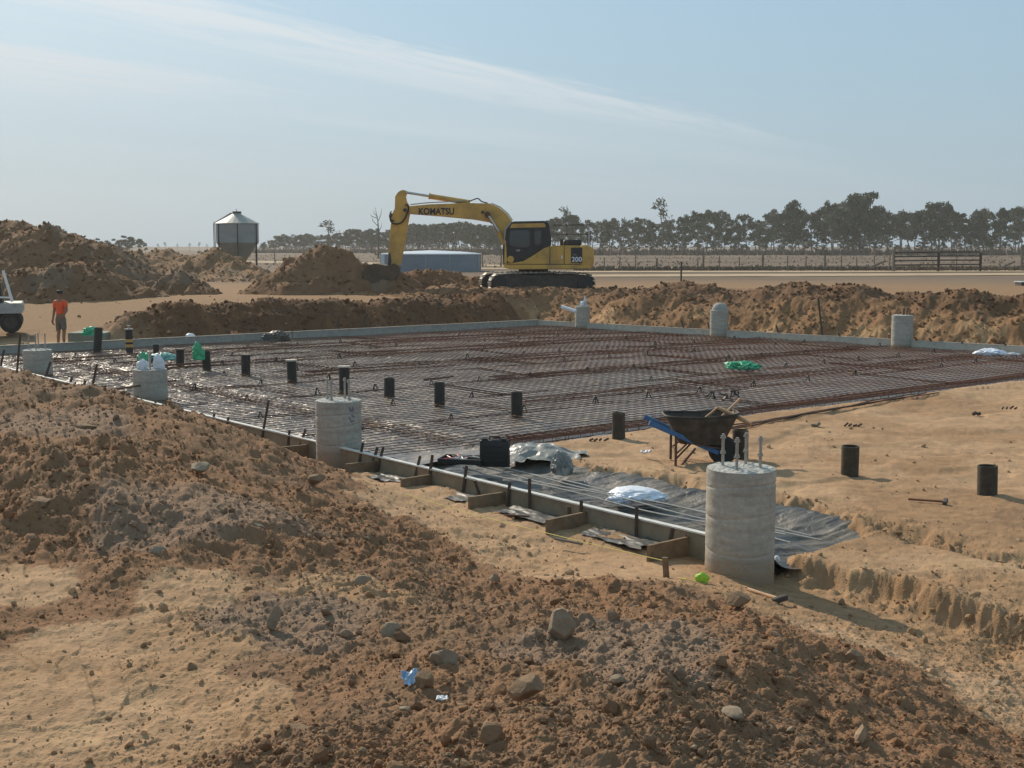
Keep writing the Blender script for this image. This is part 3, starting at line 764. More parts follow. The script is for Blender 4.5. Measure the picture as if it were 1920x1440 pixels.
# ------------------------------------------------------------------ membrane under the slab
def zmem(U, V):
    z = np.full_like(U, 0.0)
    z -= 0.22*np.exp(-((U-6.3)/0.42)**2)*sm((V-2.0)/0.5)
    z += 0.05*np.exp(-((U-5.72)/0.16)**2)*sm((V-2.2)/0.5)
    for vv, dpt in ((2.3, 0.05), (8.9, 0.03), (15.2, 0.03)):
        z -= dpt*np.exp(-((V-vv)/0.3)**2)
    for uu in (9.3, 12.6, 16.0, 19.4, 22.6):
        z -= 0.03*np.exp(-((U-uu)/0.28)**2)
    return z
nu, nv = 520, 560
uu = np.linspace(5.55, U1-0.03, nu); tt = np.linspace(0, 1, nv)
UU, TT = np.meshgrid(uu, tt, indexing='ij')
VV = 0.02+TT*(VF(UU)-0.02)
u, v = UU.ravel(), VV.ravel()
uedge = u+np.where(u < 5.75, 0.12*fbm(v*1.2, v*0+3, 301, 4), 0)
wr = 1-np.abs(fbm(u*1.5, v*1.1, 303, 4))*2.2
wr2 = 1-np.abs(fbm(u*4.5+2, v*3.2, 305, 3))*2.4
zone = 0.35+1.5*np.exp(-(v/3.4)**2)*sm((u-5)/3)+0.8*np.exp(-((v-2.3)/0.5)**2)+1.0*np.exp(-((v-5)/3)**2)*sm((u-15)/4)+0.5*np.exp(-((v-8.9)/0.6)**2)
z = zmem(u, v)+zone*(0.022*np.maximum(wr, -0.2)+0.012*np.maximum(wr2, 0))+0.006*fbm(u*9, v*9, 307, 2)
lip = np.exp(-(v/0.05)**2)*0.10
z = z+lip
co = np.stack([OX+uedge*D1[0]+v*D2[0], OY+uedge*D1[1]+v*D2[1], z], 1)
mem = np_mesh('plastic_membrane', co, grid_faces(nu, nv), M['membrane'])
tag(mem, 'black plastic membrane spread under the steel mesh of the slab', 'plastic sheet')

# strip of membrane along the near form
nu, nv = 420, 170
UU, VV = np.meshgrid(np.linspace(-0.72, 6.3, nu), np.linspace(-0.035, 2.5, nv), indexing='ij')
u, v = UU.ravel(), VV.ravel()
far_e = 2.12+0.14*fbm(u*1.4, u*0+2, 311, 4)-0.5*sm((-0.2-u)/0.6)
v2 = np.where(v > 0.1, 0.1+(v-0.1)*(far_e-0.1)/2.4, v)
end = np.where(u < -0.3, 0.35*(v2-0.4)*sm((-0.3-u)/0.4), 0)
u2 = u-end*0.6
zb = -0.09+0.30*np.exp(-(np.maximum(v2-0.01, 0)/0.20)**2)*(v2 > -0.1)+0.12*sm((v2-1.55)/0.6)
drop = sm((-v2)/0.03)*0.07
fold = 1-np.abs(fbm(u*1.7+v2*0.9, v2*0.55-u*0.35, 313, 4))*2.6
fold2 = 1-np.abs(fbm(u*5.0+v2*2.5, v2*1.2-u*0.8, 315, 3))*2.4
gath = np.exp(-((v2-0.16)/0.13)**2)*0.03*np.sin(u*21+3*fbm(u*2, v2, 317, 3)+6*v2)
z = zb-drop+(0.035*np.maximum(fold, -0.3)+0.014*np.maximum(fold2, 0))*sm((v2-0.02)/0.15)+gath*sm((v2)/0.05)
strip = np_mesh('plastic_membrane', np.stack([OX+u2*D1[0]+v2*D2[0], OY+u2*D1[1]+v2*D2[1], z], 1), grid_faces(nu, nv), M['strip'])
tag(strip, 'grey wrinkled plastic sheet laid over the near form beside the black tool case', 'plastic sheet')

M['scrap'] = membrane_mat('dark_shiny_scrap', (0.05, 0.05, 0.048), 0.42, 0.25, 5.0)
# scraps of the sheet showing at the foot of the near form
for i, (ua, ub_) in enumerate(((0.35, 1.35), (1.75, 2.65), (3.05, 4.0), (4.45, 5.2))):
    o = cloth('plastic_scrap', ub_-ua, 0.42, 320+i, M['scrap'], h=0.035, res=50, edge=0.3, freq=2.4)
    o.location = W((ua+ub_)/2, -0.22, 0.015); o.rotation_euler[2] = ANGU
    tag(o, ['silvery plastic scrap under the form, nearest the big near pier', 'dark plastic scrap outside the form, second from the near pier', 'plastic scrap outside the form below the open tool case', 'shiny plastic scrap at the form foot, closest to the middle pier'][i], 'plastic scrap', 'plastic scraps along the foot of the near form')

# ------------------------------------------------------------------ reinforcing mesh
def sheet_mesh(Lv, Wu, seed, rad=0.0058, sp=0.2):
    g = random.Random(seed)
    b = MB()
    def wav(v_, u_): return 0.007*math.sin(v_*1.7+u_*2+seed)+0.003*math.sin(v_*4.1-u_*3)
    nl = int(round(Wu/sp))+1; nc = int(round(Lv/sp))
    for i in range(nl):
        uu_ = i*sp
        pts = [(uu_+g.uniform(-.004, .004), Lv*k/8, wav(Lv*k/8, uu_)+rad) for k in range(9)]
        b.tube(pts, rad, 3, cap=False)
    for j in range(nc):
        vv_ = 0.1+j*sp
        pts = [((nl-1)*sp*k/3, vv_, wav(vv_, (nl-1)*sp*k/3)-rad) for k in range(4)]
        b.tube(pts, rad, 3, cap=False)
    me = bpy.data.meshes.new('rebar_mesh'); me.from_pydata(b.v, [], b.f); me.materials.append(M['rust_red' if seed % 3 == 0 else 'rust'])
    return me
cache = {}
row = 0
k = 0
rowU = [6.0+i*2.1 for i in range(9)]
for ri, Ub in enumerate(rowU):
    Vtop = VF(Ub+1)-0.12
    v0 = 0.14; first = (2.9, 4.6, 5.9)[ri % 3]; Ls = [first]
    while v0+sum(Ls)-0.3*(len(Ls)-1) < Vtop-0.4:
        cur = v0+sum(Ls)-0.3*len(Ls)
        Ls.append(min(5.9, round((Vtop-cur)/0.25)*0.25))
    cur = v0
    for li, Lv in enumerate(Ls):
        key = (round(Lv, 2), (ri+li) % 2, cur > 8)
        if key not in cache: cache[key] = sheet_mesh(Lv, 2.2, 1+3*len(cache)-(1 if cur > 8 else 0))
        o = bpy.data.objects.new('rebar_mesh_sheet', cache[key]); COL.objects.link(o)
        o.location = W(Ub+rnd.uniform(-.03, .03), cur, 0.075+0.013*((ri+li) % 2)); o.rotation_euler = (0, 0, ANGU)
        # local x along U, local y along V: V is the clockwise side of U
        o.scale = (1, -1, 1)
        tag(o, 'rust brown welded steel mesh sheet lying flat in the slab area', 'rebar mesh', 'mesh sheets tiling the slab')
        cur += Lv-0.3

def cage(p0, p1, z, wdt=0.34, hgt=0.12, m='rust_red', n=4, label='', rad=0.008, pitch=0.3, grp='beam cages laid across the slab'):
    a_, b_ = Vector(p0), Vector(p1); d = (b_-a_); Ln = d.length; d.normalize(); s_ = Vector((-d.y, d.x, 0))
    b = MB()
    for i in range(n):
        off = (i/(n-1)-0.5)*wdt
        for zz in (z, z+hgt):
            pts = [a_+d*Ln*t/14+s_*off+Vector((0, 0, zz+0.008*math.sin(t*1.3+i))) for t in range(15)]
            b.tube(pts, rad, 4, cap=False)
    t = 0.1
    while t < Ln:
        c0 = a_+d*t
        q = [c0+s_*wdt/2, c0-s_*wdt/2]
        b.tube([q[0]+Vector((0, 0, z)), q[1]+Vector((0, 0, z)), q[1]+Vector((0, 0, z+hgt)), q[0]+Vector((0, 0, z+hgt)), q[0]+Vector((0, 0, z))], rad*0.7, 3, cap=False)
        t += pitch
    o = b.build('beam_cage', M[m])
    return tag(o, label, 'rebar cage', grp)
cage(W(6.2, 2.5), W(6.1, VF(6)-.3), -0.12, hgt=0.16, wdt=0.5, n=7, pitch=0.25, rad=0.009, label='rusty beam cage in the trench along the pad edge of the slab')
cage(W(6.4, 1.95), W(24.9, 1.95), 0.035, wdt=0.3, hgt=0.06, label='long thin cage running parallel to the near form', m='rust', n=3, rad=0.006, pitch=0.4)
for i, (uq, va, vb_) in enumerate(((9.3, 5.5, 20.5), (12.6, 7.5, 20.5), (16.0, 5, 20.3), (19.4, 3, 20), (22.6, 1, 19.4))):
    cage(W(uq, va), W(uq, vb_), 0.03, hgt=0.07, wdt=0.3, pitch=0.35, n=3, rad=0.007, label=['reddish beam cage across the slab, nearest to the wheelbarrow', 'reddish beam cage across the slab, second from the pad edge', 'reddish beam cage across the middle of the slab', 'reddish beam cage across the slab, second from the back form', 'reddish beam cage across the slab, nearest the back form'][i])

# bar chairs
ch = MB()
for a_ in (0, 2.1, 4.2):
    ch.tube([(0.045*math.cos(a_), 0.045*math.sin(a_), 0), (0.012*math.cos(a_), 0.012*math.sin(a_), 0.075)], 0.008, 4)
ch.tube([(0.022*math.cos(t*0.52), 0.022*math.sin(t*0.52), 0.085) for t in range(13)], 0.007, 4)
chair0 = ch.build('bar_chair', M['blackpipe']); chair0.location = (0, 0, 0)
spots = []
for ri, Ub in enumerate(rowU[1:]):
    v_ = 0.9+rnd.random()
    while v_ < VF(Ub)-0.5:
        if rnd.random() < 0.8: spots.append((Ub+0.1+rnd.uniform(-.05, .05), v_))
        v_ += 1.5+rnd.uniform(-.3, .3)
for i, (u_, v_) in enumerate(spots[:110]):
    o = chair0 if i == 0 else copy_tree(chair0, kids=())
    o.location = W(u_, v_, 0.075); o.rotation_euler[2] = rnd.random()*6; s_ = rnd.uniform(1.0, 1.4); o.scale = (s_, s_, s_)
    tag(o, 'small black plastic bar chair standing on the steel mesh', 'bar chair', 'bar chairs dotted over the mesh')
for i, (px, py) in enumerate(((1332, 746), (1352, 746), (1375, 744), (1382, 742))):
    o = copy_tree(chair0, kids=()); o.location = P(px, py, 0.1); o.scale = (2.0, 2.0, 1.3); o.rotation_euler = (1.2*(i % 2), 0.3, i)
    tag(o, ['tipped bar chair, leftmost of four above the wheelbarrow handles', 'upright bar chair, second of four above the wheelbarrow', 'tipped bar chair, third of four above the wheelbarrow', 'bar chair, rightmost of four above the wheelbarrow handles'][i], 'bar chair', 'bar chairs lying on the mesh above the wheelbarrow')

# ------------------------------------------------------------------ formwork
def form_point(px):
    k_ = (px-960)/2290.0; best = None
    for i_ in range(5200):
        U_ = 6+i_*0.0045; q_ = W(U_, VF(U_)+0.05); e_ = abs(q_.x/q_.y-k_)
        if best is None or e_ < best[0]: best = (e_, q_)
    return best[1]
def board(name, pa, pb, z0, z1, th, m, label, cat='form board', grp=None, capm=None, side=1):
    pa, pb = Vector(pa), Vector(pb); pa.z = pb.z = 0
    d = (pb-pa); Ln = d.length; d.normalize(); s_ = Vector((-d.y, d.x, 0))*side
    n = max(2, int(Ln/1.2))
    rt = empty(name, (pa.x, pa.y, 0), 0, label, cat, grp) if capm else None
    b = MB()
    def sect(za, zb, ta, tb):
        vs = []; fs = []
        for i in range(n+1):
            j = 0.006*math.sin(i*2.1+pa.x); c0 = pa+d*Ln*i/n-(Vector((pa.x, pa.y, 0)) if rt else Vector((0, 0, 0)))
            for (tt_, zz) in ((ta, za), (tb, za), (tb, zb), (ta, zb)):
                q = c0+s_*(tt_+j); vs.append((q.x, q.y, zz+j*0.5))
        for i in range(n):
            for k_ in range(4):
                a0 = i*4+k_; a1 = i*4+(k_+1) % 4
                fs.append((a0, a1, a1+4, a0+4))
        fs += [(0, 1, 2, 3), (n*4+3, n*4+2, n*4+1, n*4)]
        return vs, fs
    b.add(*sect(z0, z1, 0, th))
    if rt is None:
        o = b.build(name, m); return tag(o, label, cat, grp)
    b.build('board', m, rt)
    c = MB(); c.add(*sect(z1+0.001, z1+0.016, -0.006, th+0.02)); c.build('top_edge', capm, rt)
    return rt
g1 = 'timber forms round the slab'
M['edgepale'] = mat('pale_glare_edge', (0.6, 0.57, 0.5), rough=0.4, col2=(0.75, 0.72, 0.66), vs=12, bump=0.3, bs=20)  # glare on the plastic draped over the near form's edge, put into the colour
board('form_board', W(-0.35, 0), W(11.6, 0), -0.06, 0.2, 0.04, M['timber'], 'near form board from the big near pier past the middle pier', grp=g1, capm=M['edgepale'])
board('form_board', W(11.65, 0), W(25.4, 0), -0.06, 0.2, 0.04, M['timber'], 'left half of the near form board, behind the foreground mound', grp=g1, capm=M['edgepale'])
board('form_board', W(U1, -0.3), W(U1, 9.9), -0.1, 0.26, 0.04, M['concrete'], 'back form board on the left, near the person in orange', grp=g1, side=-1, capm=M['timber_pale'])
board('form_board', W(U1, 9.95), W(U1, VF(U1)+0.02), -0.1, 0.26, 0.04, M['concrete'], 'back form board below the dark bank, ending under the excavator', grp=g1, side=-1, capm=M['timber_pale'])
_f1, _f2 = form_point(1342), form_point(1680)
fr = [(U1+.3, 'far'), (UV(_f1.x, _f1.y)[0], ''), (UV(_f2.x, _f2.y)[0], ''), (4, '')]
lbl = ['pale form board between the farthest pier and the capped pier', 'pale form board between the capped pier and the right back pier', 'pale form board running out of frame right of the white bag']
for i in range(3):
    ua, ub_ = fr[i][0]-0.3, fr[i+1][0]+0.3
    board('form_board', W(ua, VF(ua)), W(ub_, VF(ub_)), -0.1, 0.24, 0.04, M['timber_pale'], lbl[i], grp=g1, side=1, capm=M['timber_pale'])
bl = ['brown brace board nearest the big near pier, its end by the string peg', 'brown brace board with two pegs, second from the near pier', 'brown brace board below the black tool case', 'brown brace board below the open tool case', 'brown brace board just right of the middle pier', 'brown brace board just left of the middle pier, half buried']
for i, (u_, ln) in enumerate(((.16, .56), (1.55, .58), (2.85, .5), (4.22, .48), (5.4, .46), (7.07, .46))):
    o = board('brace_board', W(u_, -0.01), W(u_+rnd.uniform(-.04, .04), -ln), -0.07, 0.15, 0.035, M['timber_brown'], bl[i], cat='brace board', grp='brace boards outside the near form')

# ------------------------------------------------------------------ pegs
def peg(px, ptop, pxb, pyb, label, zb=0.0, w_=0.032, grp='steel pegs holding the near form', m='peg', name='form_peg'):
    a_ = P(pxb, pyb, zb)
    if grp.endswith('near form') or 'back forms' in grp:
        k_ = (pxb-960)/2290.0; best = None
        for i_ in range(0, 5200):
            if 'near' in grp: U_, V_ = -1+i_*0.0055, -0.075
            elif pxb < 1060: U_, V_ = U1+0.09, -1+i_*0.0055
            else: U_ = 6+i_*0.0045; V_ = VF(U_)+0.09
            q_ = W(U_, V_); e_ = abs(q_.x/q_.y-k_)
            if best is None or e_ < best[0]: best = (e_, q_)
        a_ = best[1]; a_.z = zb
    b_ = PY(px, ptop, a_.y+rnd.uniform(-.02, .02))
    b = MB(); d = (b_-a_).normalized()
    b.bar(a_-d*0.12-a_, b_-a_, w_, w_*0.55, up=(0.3, 0.9, 0.1))
    o = b.build(name, M[m], bevel=0.004, seg=1); o.location = a_
    return tag(o, label, 'peg', grp)
pegs = [
 (8,655,9,693,'peg at the far left end of the near form'),(38,625,41,652,'peg leaning at the left corner of the back form'),
 (135,707,134,722,'short peg right of the leftmost pier'),(160,713,160,729,'short thick peg beside the tall leaning peg'),(182,683,176,728,'tall leaning peg between the two left piers'),
 (170,722,170,730,'tiny peg stub at the foot of the tall leaning peg'),(198,723,197,733,'short peg stub right of the tall leaning peg'),(228,735,228,742,'peg stub left of the second pier'),
 (95,678,88,706,'peg leaning against the leftmost pier'),(68,701,66,710,'short peg in front of the leftmost pier'),
 (292,752,292,762,'short peg in front of the second pier'),(402,775,400,792,'peg stub where the form meets the mound'),(428,782,428,793,'short peg just right of the mound crest'),
 (504,750,492,813,'tall leaning peg between mound and middle pier'),(543,806,541,836,'short peg in the shade left of the middle pier'),(573,805,560,846,'leaning peg behind the left brace board'),
 (681,830,672,866,'thick peg touching the right side of the middle pier'),(708,838,695,874,'left one of a leaning pair of pegs by the middle pier'),(719,838,706,880,'right one of a leaning pair of pegs by the middle pier'),
 (788,855,776,890,'peg standing left of a pair at the brace below the open case'),(811,853,803,905,'taller peg through the brace below the open case'),
 (875,873,867,926,'thin tall peg under the open tool case'),(890,901,903,928,'peg leaning backwards under the black case'),(956,904,951,944,'peg at the corner of the brace below the black case'),
 (993,897,993,957,'tall upright peg in front of the steel rods'),(1067,950,1067,990,'peg standing against the second brace board'),(1090,938,1089,963,'peg at the form end of the second brace board'),
 (1194,950,1193,1012,'tall upright peg below the white bag'),(1261,990,1254,1016,'peg in the corner left of the big near pier'),(1293,993,1280,1033,'peg leaning on the first brace board'),
]
for q_ in pegs: peg(q_[0], q_[1], q_[2], q_[3], q_[4], w_=0.034 if q_[3] > 740 else 0.045)
peg(1247, 1045, 1250, 1092, 'weathered timber peg holding the yellow string', w_=0.05, grp='string line pegs', m='timber_brown', name='string_peg')
# pegs behind the back forms
for i, (px, pt, pb_, Y_) in enumerate(((256,633,652,0),(286,633,652,0),(607,597,622,0),(636,592,620,0),(686,590,618,0),(840,600,612,0),(866,597,610,0),(1009,591,604,0),(1069,596,606,0),(1278,602,617,0),(1327,604,620,0),(1455,609,626,0),(1534,558,628,0),(1571,624,633,0),(1715,632,645,0),(1742,634,646,0),(1802,640,652,0),(1880,640,655,0))):
    lb = ['outer', 'inner', 'tall', 'thin', 'short', 'left', 'right', 'corner', 'thick'][i % 9]
    names = ['peg behind the banded black pipe', 'peg behind the back form, just right of the banded pipe', 'peg at the back form left of the excavator bucket', 'peg beside another at the back form, below the bucket', 'peg at the back form right below the excavator bucket', 'left of two pegs on the back form under the tracks', 'right of two pegs on the back form under the tracks', 'peg at the kink of the back form under the excavator', 'thick peg just left of the farthest pier', 'first low peg left of the capped pier', 'dark peg touching the capped pier', 'low peg right of the capped pier', 'tall thin star picket on the bank between the two right back piers', 'low peg left of the right back pier', 'first low peg right of the right back pier', 'second low peg right of the right back pier', 'low peg behind the white bag', 'low peg near the right edge of the frame']
    peg(px, pt, px, pb_, names[i], zb=0.12, w_=0.045 if i != 12 else 0.05, grp='pegs behind the back forms', m='peg' if i > 2 else 'rust')

# string line
b = MB(); s0 = PY(1248, 1052, P(1250, 1092, 0).y); s1 = P(640, 888, 0.07)
pts = [s0.lerp(s1, t/10)+Vector((0, 0, -0.05*math.sin(math.pi*t/10))) for t in range(11)]
b.tube(pts, 0.0035, 4); o = b.build('string_line', M['string']); tag(o, 'yellow builder string stretched low outside the near form', 'string line')

# ------------------------------------------------------------------ piers
def pier(px, pyb, ptop, dia, label, zb=0.0, bolts=4, seed=1, bh=0.24, rings=True, rot=0.3, bz=0.12):
    p = P(px, pyb, zb)
    if pyb < 650: p = form_point(px); p.z = zb
    top = PY(px, ptop, p.y).z
    h = top-zb; r = dia/2
    rt = empty('concrete_pier', (p.x, p.y, zb), 0, label, 'concrete pier', 'round concrete piers along the slab edges')
    prof = [(r*1.0, -0.2)]
    g = random.Random(seed)
    nz = 90
    seam = [h*k_/3.7+g.uniform(-.05, .05) for k_ in range(1, 4)] if rings else []
    for i in range(nz+1):
        z_ = h*i/nz
        q_ = r*(1+0.004*math.sin(z_*23+seed)+0.003*math.sin(z_*61))
        prof.append((q_, z_))
    b = MB(); n = 56
    vs = []; fs = []
    for (q_, z_) in prof:
        for k_ in range(n):
            a_ = 2*math.pi*k_/n
            dq = 0
            for sidx, s_ in enumerate(seam):
                zz = s_+0.035*math.sin(a_+sidx*1.3)
                dq -= 0.007*math.exp(-((z_-zz)/0.008)**2)
            vs.append(((q_+dq)*math.cos(a_), (q_+dq)*math.sin(a_), z_))
    for i in range(len(prof)-1):
        for k_ in range(n):
            a_ = i*n+k_; c_ = i*n+(k_+1) % n
            fs.append((a_, c_, c_+n, a_+n))
    b.add(vs, fs)
    b.build('shaft', M['pierside'], rt, smooth=True)
    t_ = MB(); vs = []; fs = []
    rings_ = 9
    for i in range(rings_+1):
        q_ = r*0.985*i/rings_
        for k_ in range(n):
            a_ = 2*math.pi*k_/n
            e = 0.022*(0.5+0.5*mnoise.noise(Vector((q_*math.cos(a_)*16+seed, q_*math.sin(a_)*16, 3))))+0.012*mnoise.noise(Vector((q_*math.cos(a_)*45, q_*math.sin(a_)*45, seed)))
            vs.append((q_*math.cos(a_), q_*math.sin(a_), h-0.004+e*(0.25 if i == rings_ else 1)))
    for i in range(rings_):
        for k_ in range(n):
            a_ = i*n+k_; c_ = i*n+(k_+1) % n
            fs.append((a_, c_, c_+n, a_+n))
    t_.add(vs, fs); t_.build('rough_top', M['piertop'], rt)
    for k_ in range(bolts):
        a_ = rot+k_*math.pi/2; q_ = 0.15*dia/0.6
        x_, y_ = q_*1.1*math.cos(a_), q_*1.1*math.sin(a_)
        bb = MB(); bb.tube([(x_, y_, h-0.02), (x_, y_, h+bh)], 0.0135, 8)
        bo = bb.build('anchor_bolt', M['galv'], rt, smooth=True)
        for z_ in ((bz, bh-0.035) if bh > 0.2 else (bz,)):
            nn = MB()
            nn.lathe([(0.022, h+z_), (0.022, h+z_+0.02)], 6, (x_, y_, 0))
            nn.lathe([(0.027, h+z_-0.004), (0.027, h+z_+0.001)], 12, (x_, y_, 0))
            nn.build('nut', M['galv'], bo)
    return rt, p, h
def pier_mat():
    m = bpy.data.materials.new('cast_concrete_side'); m.use_nodes = True
    nt = m.node_tree; N = nt.nodes; L = nt.links; b = N['Principled BSDF']; b.inputs['Roughness'].default_value = 0.85; b.inputs['Specular IOR Level'].default_value = 0.3
    tc = N.new('ShaderNodeTexCoord'); mp = N.new('ShaderNodeMapping'); mp.inputs['Scale'].default_value = (1.2, 1.2, 6.5)
    L.new(tc.outputs['Object'], mp.inputs[0])
    n = N.new('ShaderNodeTexNoise'); n.inputs['Scale'].default_value = 1.6; n.inputs['Detail'].default_value = 5; n.inputs['Roughness'].default_value = 0.6; L.new(mp.outputs[0], n.inputs['Vector'])
    n2 = N.new('ShaderNodeTexNoise'); n2.inputs['Scale'].default_value = 22; n2.inputs['Detail'].default_value = 6; L.new(tc.outputs['Object'], n2.inputs['Vector'])
    cr = N.new('ShaderNodeValToRGB'); e = cr.color_ramp.elements
    e[0].position = 0.3; e[0].color = (0.3, 0.275, 0.235, 1); e[1].position = 0.7; e[1].color = (0.47, 0.44, 0.38, 1)
    L.new(n.outputs[0], cr.inputs[0])
    mr = N.new('ShaderNodeMapRange'); mr.inputs[1].default_value = 0.3; mr.inputs[2].default_value = 0.7; mr.inputs[3].default_value = 0.86; mr.inputs[4].default_value = 1.1; L.new(n2.outputs[0], mr.inputs[0])
    vm = N.new('ShaderNodeVectorMath'); vm.operation = 'SCALE'; L.new(cr.outputs[0], vm.inputs[0]); L.new(mr.outputs[0], vm.inputs['Scale'])
    sx = N.new('ShaderNodeSeparateXYZ'); L.new(tc.outputs['Object'], sx.inputs[0])
    ad = N.new('ShaderNodeMath'); ad.operation = 'MULTIPLY_ADD'; L.new(n2.outputs[0], ad.inputs[0]); ad.inputs[1].default_value = -0.34; L.new(sx.outputs['Z'], ad.inputs[2])
    dm = N.new('ShaderNodeMapRange'); dm.inputs[1].default_value = -0.14; dm.inputs[2].default_value = 0.02; dm.inputs[3].default_value = 0.75; dm.inputs[4].default_value = 0.0; L.new(ad.outputs[0], dm.inputs[0])
    mxx = N.new('ShaderNodeMix'); mxx.data_type = 'RGBA'; L.new(dm.outputs[0], mxx.inputs['Factor']); L.new(vm.outputs[0], mxx.inputs['A']); mxx.inputs['B'].default_value = (0.3, 0.2, 0.115, 1)
    # pin holes
    vo = N.new('ShaderNodeTexVoronoi'); vo.inputs['Scale'].default_value = 26; L.new(tc.outputs['Object'], vo.inputs['Vector'])
    ph = N.new('ShaderNodeMapRange'); ph.inputs[1].default_value = 0.07; ph.inputs[2].default_value = 0.12; ph.inputs[3].default_value = 0.45; ph.inputs[4].default_value = 1.0; L.new(vo.outputs['Distance'], ph.inputs[0])
    vm2 = N.new('ShaderNodeVectorMath'); vm2.operation = 'SCALE'; L.new(mxx.outputs['Result'], vm2.inputs[0]); L.new(ph.outputs[0], vm2.inputs['Scale'])
    L.new(vm2.outputs[0], b.inputs['Base Color'])
    bp = N.new('ShaderNodeBump'); bp.inputs['Strength'].default_value = 0.5; bp.inputs['Distance'].default_value = 0.006; L.new(n2.outputs[0], bp.inputs['Height']); L.new(bp.outputs[0], b.inputs['Normal'])
    return m
M['pierside'] = pier_mat()
M['piertop'] = mat('rough_concrete_top', (0.3, 0.29, 0.26), rough=0.9, col2=(0.55, 0.54, 0.5), vs=30, bump=0.5, bs=80)
ptD, pD, hD = pier(1386, 1067, 877, 0.6, 'largest concrete pier in the right foreground with four tall bolts', seed=1, bh=0.29, rot=-0.42, zb=-0.02)
ptC, pC, hC = pier(636, 862, 750, 0.6, 'middle concrete pier with faint purple marks and four thin bolts', seed=2, bh=0.28, rot=-0.42, bz=.02)
ptB, pB, hB = pier(283, 756, 692, 0.6, 'concrete pier with two white plastic bags on its bolts', seed=3, bolts=4, bh=0.3, rings=False, rot=0.35, bz=.1)
ptA, pA, hA = pier(72, 708, 656, 0.6, 'leftmost concrete pier near the person in orange', seed=4, bolts=4, bh=0.36, rings=False, rot=0.2, bz=0.1)
ptE, pE, hE = pier(1090, 607, 574, 0.5, 'farthest small pier below the excavator with a white bag on top', seed=5, bolts=4, bh=0.2, rot=0.5)
ptF, pF, hF = pier(1342, 624, 582, 0.56, 'pier at the back right form with a rounded pale cap', seed=6, bolts=2, bh=0.15)
ptG, pG, hG = pier(1680, 642, 591, 0.58, 'pier at the back right form with a cluster of bare rods on top', seed=7, bolts=0)
# purple marks on the middle pier (drawn as thin strokes hugging the surface)
def stroke(rt, r, h, pts, wd, m, name='mark'):
    b = MB()
    for (a0, z0), (a1, z1) in pts:
        n = 4; vs = []; fs = []
        for i in range(n+1):
            a_ = a0+(a1-a0)*i/n; z_ = z0+(z1-z0)*i/n; rr_ = r+0.004
            dx = -(z1-z0); da = (a1-a0)*r; ln = math.hypot(dx, da) or 1; ox, oz = dx/ln*wd/r, da/ln*wd
            for s_ in (-1, 1): vs.append((rr_*math.cos(a_+ox*s_), rr_*math.sin(a_+ox*s_), z_+oz*s_))
        for i in range(n): fs.append((2*i, 2*i+1, 2*i+3, 2*i+2))
        b.add(vs, fs)
    b.build(name, m, rt)
stroke(ptC, 0.3, hC, [((-0.95, hC-.06), (-0.9, hC-.12)), ((-0.78, hC-.06), (-0.74, hC-.13)), ((-0.9, hC-.12), (-0.74, hC-.09)), ((-0.85, hC-.17), (-0.7, hC-.2)), ((-0.95, hC-.2), (-0.86, hC-.26)), ((-0.86, hC-.26), (-0.7, hC-.24))], 0.008, M['purple'], 'paint_mark')
b = MB(); b.tube([(-.01, 0, hG-.02), (0, 0, hG+.2)], .03, 8); b.build('pale_post', M['handle'], ptG)
for i in range(7):
    a_ = i*0.9; b = MB(); b.tube([(0.1+0.1*math.cos(a_), 0.1*math.sin(a_), hG-.02), (0.1+0.1*math.cos(a_), 0.1*math.sin(a_), hG+.16+.03*(i % 3))], .012, 5); b.build('bare_rod', M['rust'], ptG)
o = MB().lathe([(0.01, 0.24), (0.1, 0.225), (0.19, 0.17), (0.235, 0.08), (0.25, 0.0)][::-1], 28).build('rounded_cap', M['paleplaster'], None, smooth=True)
o.location = (pF.x+.02, pF.y, hF+0.0); o.data.materials[0] = M['concrete']; tag(o, 'pale rounded cap sitting on a back right pier', 'pier cap')
# bags on the bolts
for (p_, h_, dx, dy, s_, lb, sd_) in ((pB, hB, -.12, -.05, (0.085, .075, .1), 'puffed white bag on the left bolts of the second pier', 3), (pB, hB, .17, -.02, (0.085, .07, .15), 'taller white bag on the right bolts of the second pier', 5), (pE, hE, .0, 0, (.07, .07, .09), 'white bag bunched on top of the farthest pier', 7), (pE, hE, .08, 0, (.035, .035, .2), 'thin twist of white plastic rising from the farthest pier', 8)):
    o = blob('plastic_bag', s_, sd_, M['bagwhite'], loc=(p_.x+dx, p_.y+dy, h_+0.01), crump=0.4, freq=2.5)
    tag(o, lb, 'plastic bag')

# ------------------------------------------------------------------ upright pipes
def pipe(px, pyb, ptop, wpx, label, capped=None, z0=0.0, lean=0.0, m='blackpipe', hollow=False, grp='black pipes standing in rows'):
    p = P(px, pyb, z0); top = PY(px, ptop, p.y).z; h = top-z0
    r = wpx*p.y/2330/2
    rt = empty('upright_pipe', (p.x, p.y, z0), rnd.random()*6, label, 'pipe', grp)
    b = MB(); ov = 0.02
    prof = [(r*1.01, -0.25), (r, 0), (r*1.0, h*0.5), (r, h), (r*0.88, h), (r*0.88, h-0.12)]
    b.lathe(prof, 24, closed=False)
    if not hollow: b.lathe([(r*0.87, h-0.03), (0.001, h-0.03)], 24, closed=False)
    else: b.lathe([(r*0.87, h-0.12), (0.001, h-0.12)], 24, closed=False)
    b.build('tube', M[m], rt, smooth=True)
    rt.rotation_euler = (rnd.uniform(-.025, .025), lean+rnd.uniform(-.025, .025), 0)
    if capped: 
        c = MB(); c.lathe([(0.001, h), (r*1.22, h), (r*1.22, h+0.03), (0.001, h+0.03)], 18, closed=False); c.build('lid', M[capped], rt)
    return rt, p, h
